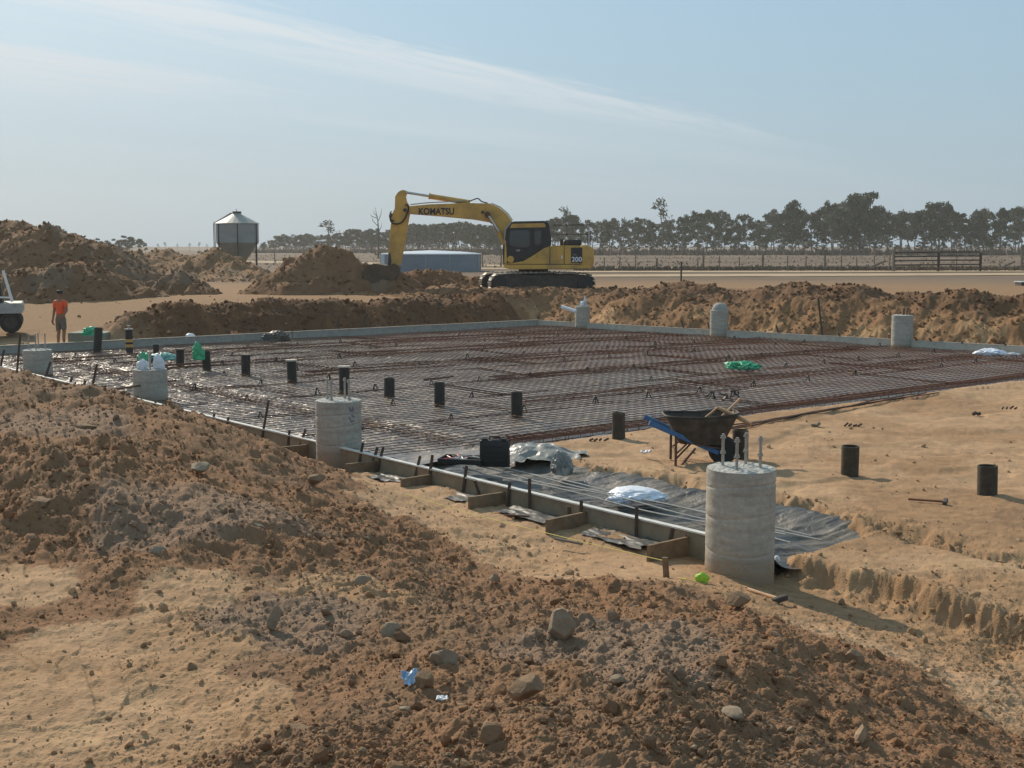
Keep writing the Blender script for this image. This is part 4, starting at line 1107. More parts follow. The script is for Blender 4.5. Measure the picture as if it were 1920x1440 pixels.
pp = [
 (182,664,614,15,'black pipe at the left back form with a green bag on it',None),(243,665,618,13,'tall dark pipe with yellow black bands and a pale lid','timber_pale'),
 (293,672,646,11,'half hidden black pipe behind the bags of the second pier',None),(338,688,656,15,'black pipe left of the one with the green bag','darkmetal'),
 (388,697,658,16,'black pipe inside the mesh with a green bag tied to its top',None),(461,706,667,17,'black pipe with dark lid, first right of the green bag','darkmetal'),
 (548,719,677,18,'black pipe with a pale timber lid, left of the middle pier','timber_pale'),(646,738,689,20,'black pipe with a timber lid, right behind the middle pier bolts','timber_pale'),
 (730,747,709,20,'plain black pipe, first right of the middle pier',None),(824,764,717,20,'plain black pipe, second right of the middle pier',None),(969,785,735,22,'plain black pipe above the black tool case',None)]
for i, q_ in enumerate(pp):
    rt_, p_, h_ = pipe(q_[0], q_[1], q_[2], q_[3], q_[4], q_[5], z0=0.0, lean=0.10 if i == 0 else 0)
    if i == 1:
        r_ = 0.5*13*p_.y/2330
        b = MB(); b.lathe([(r_*1.04, h_*0.30), (r_*1.04, h_*0.62)], 20, closed=False); b.build('yellow_band', M['yellow'], rt_)
        b = MB(); b.lathe([(r_*1.08, h_*0.42), (r_*1.08, h_*0.5)], 20, closed=False); b.build('black_band', M['rubber'], rt_)
        b = MB(); b.tube([(0, 0, h_), (0, 0, h_+0.09)], 0.02, 6); b.lathe([(0.05, h_+0.09), (0.05, h_+0.11)], 10); b.build('top_bolt', M['galv'], rt_)
for q_ in ((1160,822,774,25,'black pipe standing on the pad just left of the wheelbarrow'),(1388,858,806,30,'black pipe half hidden behind the wheelbarrow and the near pier bolts'),(1593,889,836,33,'dusty open pipe on the pad with a long shadow, left of two'),(1851,928,873,37,'dusty open pipe on the pad nearest the right edge')):
    pipe(q_[0], q_[1], q_[2], q_[3], q_[4], None, z0=0.05, m='dirtypipe', hollow=True, grp='open pipes standing on the dirt pad')
# ------------------------------------------------------------------ excavator
YE = 52.3; SC_E = YE/2330.0
EX0, EZ0 = 1000.0, 549.0
def e(px, py): return ((px-EX0)*SC_E, (EZ0-py)*SC_E)
def ez(l): return [e(*p) for p in l]
exo = PY(EX0, EZ0, YE)
exc = empty('excavator', (exo.x, YE, exo.z), 0, 'yellow crawler excavator with a black framed cab digging behind the slab', 'excavator')
def ep(name, poly, y0, y1, m, parent=exc, bevel=0.015):
    b = MB(); b.prism(ez(poly), y0, y1); return b.build(name, M[m], parent, bevel=bevel, seg=1)
boom = ep('boom', [(770,389),(805,385.5),(876,383),(920,384),(936,391),(951,403),(960,416),(962,430),(968,450),(975,470),(955,474),(944,462),(941,448),(936,436),(927,424),(917,418),(888,413),(824,407),(771,403)], -0.33, 0.33, 'yellow')
stick = ep('stick', [(749.5,363),(754,360),(759,359),(764,360),(765,365),(763,371),(765,380),(770,388),(772,396),(770,403),(766,424),(763,445),(759,465),(752,497),(731.5,497),(730,474),(733,443),(736,419),(737,405),(743,393),(744,371)], -0.2, 0.2, 'yellow')
b = MB()
for py0, wy in (((762, 396), 0.28), ((761, 363), 0.24), ((742, 492), 0.26)):
    x_, z_ = e(*py0); b.tube([(x_, -wy, z_), (x_, wy, z_)], 0.075, 12)
    break
b.build('pivot_pin', M['darkmetal'], stick)
def ram(name, a_, b2, c_, y_, rr=0.075, rb=0.12):
    ax, az = e(*a_); bx, bz = e(*b2); cx_, cz = e(*c_)
    r_ = MB(); r_.tube([(ax, y_, az), (bx, y_, bz)], rr*0.75, 10); o1 = r_.build(name, M['chrome'], exc, smooth=True)
    q_ = MB(); q_.tube([(bx, y_, bz), (cx_, y_, cz)], rb, 12)
    q_.tube([(bx, y_, bz), (bx+(cx_-bx)*0.03, y_, bz+(cz-bz)*0.03)], rb*1.2, 12); q_.build('barrel', M['yellow'], o1, smooth=True)
    return o1
ram('stick_ram', (763, 363), (806, 370), (882, 382), 0, 0.075, 0.11)
for y_ in (-0.42, 0.42): ram('boom_ram', (917, 407), (936, 437), (948, 462), y_, 0.075, 0.1)
b = MB(); x_, z_ = e(915, 404); b.tube([(x_, -.47, z_), (x_, .47, z_)], 0.12, 12); x_, z_ = e(906, 400); b.tube([(x_, -.36, z_), (x_, .36, z_)], 0.07, 10)
b.build('boom_pin', M['rust'], exc, smooth=True)
def hose(name, pts, y_, r=0.028, par=exc):
    b = MB(); pl = [Vector((e(*p)[0], y_, e(*p)[1])) for p in pts]
    # smooth
    out = []
    for i in range(len(pl)-1):
        p0, p1, p2, p3 = pl[max(i-1, 0)], pl[i], pl[i+1], pl[min(i+2, len(pl)-1)]
        for t in range(5):
            t_ = t/5; out.append(0.5*((2*p1)+(p2-p0)*t_+(2*p0-5*p1+4*p2-p3)*t_*t_+(3*p1-p0-3*p2+p3)*t_**3))
    out.append(pl[-1]); b.tube(out, r, 6); return b.build(name, M['rubber'], par, smooth=True)
hose('hose', [(880,380),(888,377),(897,374.5),(904,380),(915,383)], -0.1)
hose('hose', [(763,385),(769,391),(764,407),(755,419),(742,421),(735,414),(738,402)], -0.26, 0.035)
hose('hose', [(737,398),(734,405),(735,412),(742,416)], -0.24, 0.03)
b = MB()
for pts in (((772, 387), (806, 383.5), (876, 380.5)), ((922, 384.5), (938, 391.5), (953, 404), (961, 416))):
    b.tube([(e(*p)[0], -0.15, e(*p)[1]+0.03) for p in pts], 0.025, 6)
b.build('hydraulic_pipe', M['galv'], boom)
text_mesh('boom_lettering', 'KOMATSU', 0.37, M['blackpaint'], boom, (e(820.5, 0)[0], -0.336, e(0, 399)[1]), depth=0.003, bold=0.012, squash=0.86)
# bucket
bk = ep('bucket', [(728,498),(742,494),(750,500),(748,520),(738,531),(716,532),(694,530),(690,545),(689,557),(683,556),(682,540),(684,508),(692,497),(708,494)], -0.62, 0.62, 'mud')
for i in range(5):
    b = MB(); y_ = -0.56+i*0.28; x0, z0 = e(686, 555); b.bar((x0, y_, z0), (x0+0.02, y_, z0-0.16), 0.09, 0.06, up=(0, 1, 0)); b.build('tooth', M['darkmetal'], bk)
ep('bucket_link', [(731,476),(734,474),(736,490),(734,499),(729,499)], -0.24, 0.24, 'darkmetal')
# upper structure
ep('body', [(1008,473),(1018,466),(1030,462),(1046,461),(1083,461),(1083,500),(946,500),(944,494),(965,492),(980,489.5),(992,483)], -1.28, 1.28, 'yellow')
ep('deck', [(943,499),(1104,497),(1106,503),(960,504.5),(944,501)], -1.32, 1.32, 'yellow')
cw = MB(); cw.prism(ez([(1084,460),(1098,460),(1105,463),(1109,470),(1110,488),(1108,500),(1084,500.5)]), -1.3, 1.3); cw.build('counterweight', M['yellow'], exc, bevel=0.09, seg=3, smooth=True)
hd = ep('engine_hood', [(1054,461),(1055,453),(1058,450.5),(1086,450.5),(1088,453),(1088,461)], -0.9, 0.9, 'blackpaint', bevel=0.04)
ep('side_panel', [(1067.5,465),(1088,465),(1088,492),(1067.5,492)], -1.305, -1.27, 'blackpaint', bevel=0.0)
ep('door_seam', [(1028.5,463),(1029.6,463),(1029.6,495),(1028.5,495)], -1.29, -1.27, 'blackpaint', bevel=0)
ep('door_seam', [(1054.5,462),(1055.6,462),(1055.6,495),(1054.5,495)], -1.29, -1.27, 'blackpaint', bevel=0)
ep('door_seam', [(950,494.4),(1083,494.4),(1083,495.5),(950,495.5)], -1.29, -1.27, 'blackpaint', bevel=0)
ep('latch', [(1049.5,479),(1052,479),(1052,485),(1049.5,485)], -1.31, -1.27, 'white', bevel=0)
text_mesh('size_number', '200', 0.27, M['white'], exc, (e(1078, 0)[0], -1.309, e(0, 486.5)[1]), depth=0.003, bold=0.006, squash=1.05)
text_mesh('size_letters', 'PC', 0.1, M['galv'], exc, (e(1075, 0)[0], -1.309, e(0, 478)[1]), depth=0.003, squash=1.2)
# cab
cab = ep('cab', [(944,499),(943,470),(945,450),(949,430),(955,421),(962,417.5),(1020,416.5),(1026,419),(1029,430),(1032,452),(1031,462),(1024,464),(1012,470),(1003,476),(992,484),(980,490),(965,493),(948,494)], -1.27, -0.3, 'blackpaint', bevel=0.04)
ep('side_window', [(957,434),(992,433),(992.5,462),(985,466),(958,462),(954,455)], -1.3, -1.26, 'glass', cab, 0)
ep('side_window', [(1001,434),(1013,434),(1014,455),(1008,459),(1001,461)], -1.3, -1.26, 'glass', cab, 0)
ep('roof_band', [(958,426),(960,422),(1018,420.5),(1021,424),(1021,428),(956,429.5)], -1.285, -1.26, 'yellow', cab, 0)
ep('cab_step_panel', [(946,493),(947,452),(949,452),(951,493)], -1.31, -1.26, 'yellow', cab, 0)
ep('front_rail', [(947,430),(957,419),(959,420),(949.5,432),(946,460),(944.5,459)], -1.3, -1.26, 'galv', cab, 0)
text_mesh('door_number', 'A20', 0.1, M['white'], cab, (e(971, 0)[0], -1.303, e(0, 470)[1]), depth=0.003)
b = MB(); x_, z_ = e(957.5, 486); b.T = Matrix.Translation((x_, -1.30, z_)) @ Matrix.Rotation(math.pi/2, 4, 'X'); b.lathe([(0.14, -.015), (0.14, .015)], 18); b.build('round_badge', M['yellow'], cab)
# seat and controls seen through the glass are dark; handrails
for pts in (((1034,461),(1035,424),(1102,423),(1103,442),(1103,462)), ((1036,441),(1102,441)), ((1060,461),(1060,424)), ((1100,425),(1100,461))):
    for y_ in ((-1.2, 0.9) if len(pts) > 2 else (-1.2,)):
        b = MB(); b.tube([(e(*p)[0], y_, e(*p)[1]) for p in pts], 0.015 if pts[0][0] != 1100 else 0.035, 6); b.build('handrail', M['darkmetal' if pts[0][0] != 1100 else 'galv'], exc)
b = MB(); x_, z_ = e(1052, 455); b.tube([(x_, -.2, z_-.2), (x_, -.2, z_+.12)], 0.07, 8); b.build('exhaust', M['darkmetal'], exc)
# under carriage, turned slightly so its left end comes nearer
uc = MB(); uc.lathe([(0.62, e(0, 512)[1]), (0.62, e(0, 503)[1])], 24, (0, 0, 0)); uc.build('slew_ring', M['darkmetal'], exc)
yaw = R(11)
RT = Matrix.Rotation(yaw, 4, 'Z')
uf = MB(); uf.T = RT; uf.prism([(-1.2, 0.45), (-0.6, 0.86), (0.75, 0.86), (1.3, 0.45)], -1.0, 1.0); uf.build('track_frame', M['darkmetal'], exc, bevel=0.03)
def track(yc, label=None):
    Lh, r_ = 1.78, 0.40
    b = MB(); b.T = RT @ Matrix.Translation((0.12, 0, 0))
    prof = []
    n = 10
    for i in range(n+1):
        a_ = math.pi/2+math.pi*i/n; prof.append((-Lh+r_*0.88*math.cos(a_), 0.42+r_*0.88*math.sin(a_)))
    for i in range(n+1):
        a_ = -math.pi/2+math.pi*i/n; prof.append((Lh+r_*0.88*math.cos(a_), 0.42+r_*0.88*math.sin(a_)))
    b.prism(prof, yc-0.2, yc+0.2)
    o = b.build('track', M['darkmetal'], exc)
    # shoes
    path = []; per = 2*(2*Lh)+2*math.pi*r_; ns = 46
    sh = MB(); sh.T = b.T
    for k_ in range(ns):
        s_ = per*k_/ns
        if s_ < 2*Lh: p_ = (-Lh+s_, 0.42+r_+0.05*math.sin(math.pi*s_/(2*Lh))); t_ = 0
        elif s_ < 2*Lh+math.pi*r_:
            a_ = math.pi/2-(s_-2*Lh)/r_; p_ = (Lh+r_*math.cos(a_), 0.42+r_*math.sin(a_)); t_ = a_-math.pi/2
        elif s_ < 4*Lh+math.pi*r_: p_ = (Lh-(s_-2*Lh-math.pi*r_), 0.42-r_); t_ = math.pi
        else:
            a_ = -math.pi/2-(s_-4*Lh-math.pi*r_)/r_; p_ = (-Lh+r_*math.cos(a_), 0.42+r_*math.sin(a_)); t_ = a_-math.pi/2
        rot = Matrix.Rotation(-t_, 3, 'Y')
        sh.box((p_[0], yc, p_[1]), (0.165, 0.6, 0.035), rot)
        q_ = rot @ Vector((0.05, 0, 0.03)); sh.box((p_[0]+q_.x, yc, p_[1]+q_.z), (0.022, 0.6, 0.04), rot)
    sh.build('track_shoes', M['shoe'], o)
    for i in range(7):
        rb = MB(); rb.T = b.T; x_ = -1.3+i*0.44; rb.tube([(x_, yc-.27, 0.17), (x_, yc+.27, 0.17)], 0.09, 12); rb.build('roller', M['blackpaint'], o)
    for x_, rr_ in ((-Lh, 0.3), (Lh, 0.33)):
        rb = MB(); rb.T = b.T; rb.tube([(x_, yc-.25, .42), (x_, yc+.25, .42)], rr_, 18); rb.tube([(x_, yc-.29, .42), (x_, yc-.25, .42)], rr_*.5, 14); rb.build('idler_wheel', M['blackpaint'], o)
track(-1.1); track(1.1)

# ------------------------------------------------------------------ silo
YS = 85.0; k = YS/2330
so = PY(447, 515, YS); silo = empty('feed_silo', (so.x, YS, so.z), 0, 'grey metal feed silo with a conical roof standing on legs', 'silo')
r_ = 39*k; ze = 95*k; zc_ = 59*k
b = MB(); prof = [(r_*0.985, zc_)]
nzs = 44
for i in range(nzs+1): prof.append((r_*(1+0.006*math.sin(i*2.0)), zc_+(ze-zc_)*i/nzs))
b.lathe(prof, 48, closed=False); body = b.build('cylinder', M['silo'], silo, smooth=True)
for i in range(6):
    a_ = -2.4+i*1.05; b = MB(); b.bar((r_*1.02*math.cos(a_), r_*1.02*math.sin(a_), zc_), (r_*1.02*math.cos(a_), r_*1.02*math.sin(a_), ze), 0.06, 0.04, up=(math.cos(a_), math.sin(a_), 0)); b.build('rib', M['darkmetal'], body)
b = MB(); b.lathe([(0.2, 12*k), (r_*0.985, zc_)], 48, closed=False); b.build('hopper', M['silo'], silo, smooth=True)
b = MB(); b.lathe([(r_*1.04, ze-0.03), (r_*1.04, ze), (0.28, 112*k), (0.28, 116*k), (0.01, 116.5*k)], 24, closed=False); rf = b.build('roof', M['siloroof'], silo)
b = MB(); b.lathe([(0.3, 114*k), (0.3, 117*k), (0.01, 117.5*k)], 16, closed=False); b.tube([(0, 0, 117*k), (-.05, 0, 122*k)], 0.02, 5); b.build('lid', M['darkmetal'], rf)
for i in range(6):
    a_ = -2.4+i*1.05; b = MB(); b.bar((r_*1.01*math.cos(a_), r_*1.01*math.sin(a_), -0.3), (r_*1.0*math.cos(a_), r_*1.0*math.sin(a_), zc_+0.1), 0.07, 0.07, up=(math.cos(a_), math.sin(a_), 0)); b.build('leg', M['darkmetal'], silo)
b = MB()
lx = -r_-0.14
for y_ in (-0.18, 0.18): b.tube([(lx, y_, 0), (lx, y_, ze), (-0.35, y_, 114.5*k)], 0.025, 6)
for i in range(22): b.tube([(lx, -.18, 0.2+i*0.16), (lx, .18, 0.2+i*0.16)], 0.014, 5)
b.build('ladder', M['darkmetal'], silo)

# ------------------------------------------------------------------ tank
YT = 95.0; k = YT/2330
to = PY(803, 508, YT); tank = empty('water_tank', (to.x, YT+3.9, to.z), 0, 'low wide blue grey water tank with a pale roof behind the dirt piles', 'tank')
b = MB(); rt_ = 96*k; hh = 31.5*k; prof = []
for i in range(25): prof.append((rt_*(1+0.0025*math.sin(i*2.1)), -0.1+(hh+0.1)*i/24))
b.lathe(prof, 72, closed=False); tb = b.build('wall', M['tank'], tank, smooth=True)
b = MB(); b.lathe([(rt_*1.012, hh-0.07), (rt_*1.012, hh+0.02), (rt_*.6, hh+0.17), (0.05, hh+0.27)], 72, closed=False); b.build('roof', M['tankpale'], tank, smooth=True)
for a_ in (-2.75, -2.45, -1.62, -1.15, -0.35, -0.1):
    b = MB(); b.bar((rt_*1.006*math.cos(a_), rt_*1.006*math.sin(a_), 0), (rt_*1.006*math.cos(a_), rt_*1.006*math.sin(a_), hh-.08), 0.09, 0.03, up=(math.cos(a_), math.sin(a_), 0)); b.build('seam', M['tankpale' if a_ < -2.6 else 'silo'], tb)
b = MB(); b.box((-rt_*0.93, -1.6, 0.62), (0.5, 0.05, 1.24), Matrix.Rotation(R(-18), 3, 'Z')); b.build('pale_panel', M['tankpale'], tank)

# ------------------------------------------------------------------ utility truck (partly out of frame)
YU = 38.5
uo = PY(44, 615, YU); zg = ground_z(uo.x-1, YU)
ute = empty('flatbed_truck', (uo.x, YU, uo.z), R(20), 'white flatbed truck at the left frame edge with a pale ladder rack', 'truck')
k = YU/2330
def up(px, py): return ((px-44)*k, (615-py)*k)
def upr(name, poly, y0, y1, m, par=ute, bevel=0.01):
    b = MB(); b.prism([up(*p) for p in poly], y0, y1); return b.build(name, M[m], par, bevel=bevel, seg=1)
M['utewhite'] = mat('dusty_white_paint', (0.36, 0.36, 0.345), rough=0.5, var=0.15)
upr('tray', [(-120,566),(44,566),(46,570),(46,583),(42,585),(-120,585)], -0.9, 0.9, 'utewhite')
upr('chassis', [(-120,585),(38,585),(36,594),(-120,594)], -0.5, 0.5, 'blackpaint')
upr('cab', [(-120,594),(-120,540),(-90,515),(-20,513),(-14,530),(-12,566),(-12,594)], -0.85, 0.85, 'utewhite', bevel=0.05)
upr('rear_window', [(-12,532),(6,530),(9,548),(9,564),(-12,564)], -0.7, 0.7, 'glass')
upr('headboard', [(8,528),(10,528),(12,566),(10,566)], -0.85, 0.3, 'darkmetal')
b = MB(); p0, p1 = up(16, 507), up(29, 564)
b.prism([up(13, 507), up(17.5, 506), up(31, 562), up(26, 564)], -1.0, -0.93)
for t_ in (0.3, 0.6): b.tube([(p0[0]+(p1[0]-p0[0])*t_, -0.93, p0[1]+(p1[1]-p0[1])*t_), (p0[0]+(p1[0]-p0[0])*t_, -.87, p0[1]+(p1[1]-p0[1])*t_)], 0.035, 6)
b.build('ladder_rack', M['white'], ute)
b = MB(); pa, pb = up(-40, 553), up(28, 556)
b.tube([(pa[0], -.88, pa[1]), (pb[0], -.88, pb[1])], 0.03, 6); b.build('side_rail', M['white'], ute)
for x_ in (24, -85):
    for y_ in (-0.72, 0.72):
        wx, wz = up(x_, 601); wh = MB(); wh.T = Matrix.Translation((wx, y_, wz)) @ Matrix.Rotation(math.pi/2, 4, 'X')
        wh.lathe([(0.2, -.12), (0.29, -.12), (0.325, -.08), (0.325, .08), (0.29, .12), (0.2, .12)], 28, closed=True)
        wo = wh.build('wheel', M['rubber'], ute, smooth=True)
        hb_ = MB(); hb_.T = wh.T; hb_.lathe([(0.19, -.125), (0.19, .125)], 20); hb_.lathe([(0.07, -.15), (0.07, .15)], 10); hb_.build('rim', M['darkmetal'], wo)
upr('mudguard', [(8,597),(12,586),(42,586),(45,603),(41,603),(38,590),(14,590),(12,597)], -0.88, -0.58, 'blackpaint')
upr('underbody_box', [(8,588),(38,588),(38,612),(12,612)], -0.55, 0.55, 'blackpaint')

# ------------------------------------------------------------------ person
PYY = 34.6
pb0 = PY(116, 652, PYY); zfeet = ground_z(pb0.x, PYY)
HT = PY(116, 545, PYY).z-zfeet
s_ = HT/1.75
person = empty('person', (pb0.x, PYY, zfeet), 0, 'standing worker in an orange high visibility shirt, grey shorts and dark cap by the truck', 'person')
def skin_obj(name, vs, es, rad, m, parent, sub=2, root=0):
    me = bpy.data.meshes.new(name); me.from_pydata([tuple(Vector(v)*s_) for v in vs], es, [])
    o = bpy.data.objects.new(name, me); COL.objects.link(o)
    md = o.modifiers.new('s', 'SKIN')
    for i, r2 in enumerate(rad):
        r2 = r2 if isinstance(r2, tuple) else (r2, r2)
        me.skin_vertices[0].data[i].radius = (r2[0]*s_, r2[1]*s_)
        me.skin_vertices[0].data[i].use_root = (i == root)
    sb = o.modifiers.new('d', 'SUBSURF'); sb.levels = sub; sb.render_levels = sub
    bpy.context.view_layer.update(); dg = bpy.context.evaluated_depsgraph_get()
    me2 = bpy.data.meshes.new_from_object(o.evaluated_get(dg)); bpy.data.objects.remove(o)
    me2.polygons.foreach_set('use_smooth', [True]*len(me2.polygons)); me2.materials.clear(); me2.materials.append(m)
    o = bpy.data.objects.new(name, me2); COL.objects.link(o); o.parent = parent
    return o
vs = []; es = []; rd = []
def addv(p, r2, link=None):
    vs.append(p); rd.append(r2)
    if link is not None: es.append((link, len(vs)-1))
    return len(vs)-1
pel = addv((0, 0, 0.95), (0.145, 0.11)); wa = addv((0.0, 0, 1.08), (0.13, 0.095), pel); chs = addv((0, 0.0, 1.28), (0.155, 0.105), wa); shc = addv((0, 0.0, 1.42), (0.1, 0.08), chs)
nk = addv((0, 0.0, 1.5), 0.055, shc); hd0 = addv((0, 0.0, 1.6), (0.075, 0.09), nk); hd1 = addv((0, 0.0, 1.69), (0.07, 0.085), hd0)
# left hand bent towards the hip, right arm hanging
for sx, pts in ((-1, [(-.17, 0, 1.40), (-.27, 0.03, 1.15), (-.20, 0.14, 0.97), (-.16, 0.17, .94)]), (1, [(.17, 0, 1.40), (.235, 0.0, 1.12), (.27, 0.03, .87), (.275, 0.035, .82)])):
    a0 = addv(pts[0], 0.062, shc); a1 = addv(pts[1], 0.045, a0); a2 = addv(pts[2], 0.03, a1); a3 = addv(pts[3], (0.038, 0.022), a2)
    d = (Vector(pts[3])-Vector(pts[2])).normalized()
    sd_ = Vector((0, 1, 0)) if sx > 0 else Vector((0.3, 0.3, -0.8)).normalized()
    for fi, (of, ln) in enumerate(((-0.03, .075), (-.01, .085), (.01, .08), (.03, .062))):
        p1 = Vector(pts[3])+sd_*of+d*0.045; p2 = p1+d*ln*0.55+Vector((-sx*0.012, 0, 0)); p3 = p2+d*ln*0.45+Vector((-sx*0.025, 0, 0))
        f0 = addv(tuple(p1), 0.0095, a3); f1 = addv(tuple(p2), 0.0085, f0); addv(tuple(p3), 0.0075, f1)
    t0 = addv(tuple(Vector(pts[3])+sd_*0.04+d*0.0), 0.011, a3); addv(tuple(Vector(pts[3])+sd_*0.055+d*0.045), 0.009, t0)
for sx in (-1, 1):
    h0 = addv((0.085*sx, 0, .86), 0.085, pel); k0 = addv((0.1*sx, -.015, .49), 0.056, h0); c0 = addv((0.105*sx, .02, .32), 0.052, k0); a0 = addv((0.11*sx, .015, .09), 0.034, c0); addv((0.125*sx, -.11, .035), (0.04, 0.028), a0)
pbody = skin_obj('body', vs, es, rd, M['skin'], person, 2)
sh = [(0, 0, 0.99), (0, 0, 1.12), (0, 0, 1.28), (0, 0, 1.41), (0, 0, 1.465), (-.17, 0, 1.405), (-.245, .02, 1.22), (.17, 0, 1.405), (.222, 0, 1.2)]
skin_obj('shirt', sh, [(0, 1), (1, 2), (2, 3), (3, 4), (3, 5), (5, 6), (3, 7), (7, 8)], [(0.165, .13), (0.152, .118), (0.175, .125), (0.115, .095), .062, .075, .07, .075, .068], M['orange'], person, 2)
skin_obj('shorts', [(0, 0, .98), (0, 0, .9), (-.09, 0, .82), (-.105, -.01, .5), (.09, 0, .82), (.105, -.01, .5)], [(0, 1), (1, 2), (2, 3), (1, 4), (4, 5)], [(0.152, .12), (0.15, .125), .1, .085, .1, .085], M['trouser'], person, 2)
for sx in (-1, 1): skin_obj('boot', [(.11*sx, .03, .17), (.11*sx, .025, .05), (.12*sx, -.06, .04), (.13*sx, -.14, .035)], [(0, 1), (1, 2), (2, 3)], [.05, .055, (.052, .04), (.046, .032)], M['boot'], person, 2)
cp = MB(); cp.lathe([(0.098*s_, 0), (0.1*s_, 0.04*s_), (0.085*s_, 0.085*s_), (0.05*s_, 0.108*s_), (0.001, 0.115*s_)], 18, closed=False)
cp.prism([(-.09*s_, -.004), (.09*s_, -.004), (.08*s_, .006), (-.08*s_, .006)], -.17*s_, -.05*s_)
co_ = cp.build('cap', M['hair'], person, smooth=True); co_.location = (0, 0, 1.665*s_)
b = MB()
b.tube([(0, -.085*s_, 1.62*s_), (0, -.105*s_, 1.6*s_)], 0.012*s_, 6); b.build('nose', M['skin'], pbody)
for sx in (-1, 1):
    b = MB(); b.lathe([(0.001, -.01), (0.011*s_, 0), (0.001, .01)], 8, (0.03*sx*s_, -.082*s_, 1.63*s_), closed=False); b.build('eye', M['hair'], pbody)
    b = MB(); b.lathe([(0.001, -.03*s_), (0.014*s_, 0), (0.001, .03*s_)], 8, (0.08*sx*s_, 0.005, 1.615*s_), closed=False); b.build('ear', M['skin'], pbody)
b = MB(); b.tube([(-.022*s_, -.088*s_, 1.572*s_), (.022*s_, -.088*s_, 1.572*s_)], 0.005*s_, 5); b.build('mouth', M['orange'], pbody)
person.rotation_euler[2] = R(160)

# ------------------------------------------------------------------ wheelbarrow
wb0 = P(1262, 866, 0.05)     # foot of the near left leg
wb = empty('wheelbarrow', (wb0.x, wb0.y, 0.05), 0, 'dirty wheelbarrow with a blue handle beam and tool handles sticking out', 'wheelbarrow')
kq = wb0.y/2330
def wq(px, py, y=0.0): return Vector(((px-1262)*kq, y, (866-py)*kq))
wy = 0.3
# tray: rim and floor rings
rim = [(1241, 776), (1300, 779), (1345, 778), (1378, 770)]
top_n = [wq(1241, 775, -.05), wq(1290, 778, -.1), wq(1340, 778, -.1), wq(1379, 769, -.02)]
def ring(pts, yy): return [Vector((p.x, yy*f, p.z)) for p, f in pts]
b = MB(); vs = []; fs = []
layers = 7; segs = 28
xl0, xr0, zt0 = wq(1241, 0).x, wq(1380, 0).x, 0
for j in range(layers):
    t_ = j/(layers-1)
    ztop_l = wq(0, 775).z; zb_ = wq(0, 828).z
    xl = xl0+(wq(1262, 0).x-xl0)*t_**0.8+0.06*t_; xr = xr0+(wq(1352, 0).x-xr0)*t_; hw = 0.29-0.11*t_
    z_ = ztop_l+(zb_-ztop_l)*(1-(1-t_)**1.15)
    for i in range(segs):
        a_ = 2*math.pi*i/segs; ca, sa = math.cos(a_), math.sin(a_)
        sx_ = (abs(ca)**0.4)*(1 if ca > 0 else -1); sy_ = (abs(sa)**0.4)*(1 if sa > 0 else -1)
        xx = (xl+xr)/2+(xr-xl)/2*sx_; yy = hw*sy_
        vs.append((xx, yy, z_+(0.05*max(0, sx_)*(1-t_))))
for j in range(layers-1):
    for i in range(segs): fs.append((j*segs+i, j*segs+(i+1) % segs, (j+1)*segs+(i+1) % segs, (j+1)*segs+i))
fs.append(tuple(range((layers-1)*segs, layers*segs)))
b.add(vs, fs); tr = b.build('tray', M['tray'], wb, smooth=True)
tr.modifiers.new('t', 'SOLIDIFY').thickness = 0.006
b = MB(); b.tube([vs[i % segs] for i in range(segs+1)], 0.014, 8, cap=False); b.build('rim', M['tray'], tr, smooth=True)
tr.rotation_euler[1] = R(1)
for sy in (-1, 1):
    b = MB(); b.bar(wq(1211, 785, sy*0.29), wq(1345, 846, sy*0.1), 0.035, 0.062); b.build('handle_beam', M['blue'], wb, bevel=0.004, seg=1)
    b = MB(); b.tube([wq(1262, 812, sy*.25), wq(1262, 867, sy*.25)], 0.017, 8); b.build('leg', M['rust'], wb)
    b = MB(); b.tube([wq(1262, 845, sy*.25), wq(1285, 825, sy*.2)], 0.012, 6); b.build('leg_brace', M['rust'], wb)
    b = MB(); b.tube([wq(1272, 867, sy*.25), wq(1300, 835, sy*.2)], 0.014, 6); b.build('leg_brace', M['rust'], wb)
    b = MB(); b.bar(wq(1285, 825, sy*.2), wq(1352, 838, sy*.12), 0.03, 0.015); b.build('frame_bar', M['rust'], wb)
b = MB(); b.tube([wq(1265, 842, -.25), wq(1265, 842, .25)], 0.012, 6); b.build('cross_bar', M['rust'], wb)
wc = wq(1356, 843)
b = MB(); b.T = Matrix.Translation(wc) @ Matrix.Rotation(math.pi/2, 4, 'X'); b.lathe([(0.1, -.04), (0.155, -.045), (0.185, -.02), (0.185, .02), (0.155, .045), (0.1, .04)], 28)
wh = b.build('wheel', M['rubber'], wb, smooth=True)
b = MB(); b.T = Matrix.Translation(wc) @ Matrix.Rotation(math.pi/2, 4, 'X'); b.lathe([(0.1, -.035), (0.1, .035)], 18); b.lathe([(0.025, -.1), (0.025, .1)], 10); b.build('rim', M['rust'], wh)
def rod(name, a_, b2, r2, m, label, cat, grp=None, par=None):
    b = MB(); o0 = Vector(a_); b.tube([(0, 0, 0), Vector(b2)-o0], r2, 10); o = b.build(name, M[m], par, smooth=True); o.location = o0
    if par is None: tag(o, label, cat, grp)
    return o
wpos = Vector((wb0.x, wb0.y, 0.05))
rod('timber_pole', wpos+wq(1330, 800, -.05), wpos+wq(1394, 749, .22), 0.019, 'handle', 'wooden handle rising to the upper right out of the wheelbarrow', 'tool handle', 'wooden handles in the wheelbarrow')
rod('timber_pole', wpos+wq(1347, 763, .05), wpos+wq(1400, 787, -.3), 0.026, 'handle', 'thick wooden handle pointing down to the right over the wheelbarrow rim', 'tool handle', 'wooden handles in the wheelbarrow')
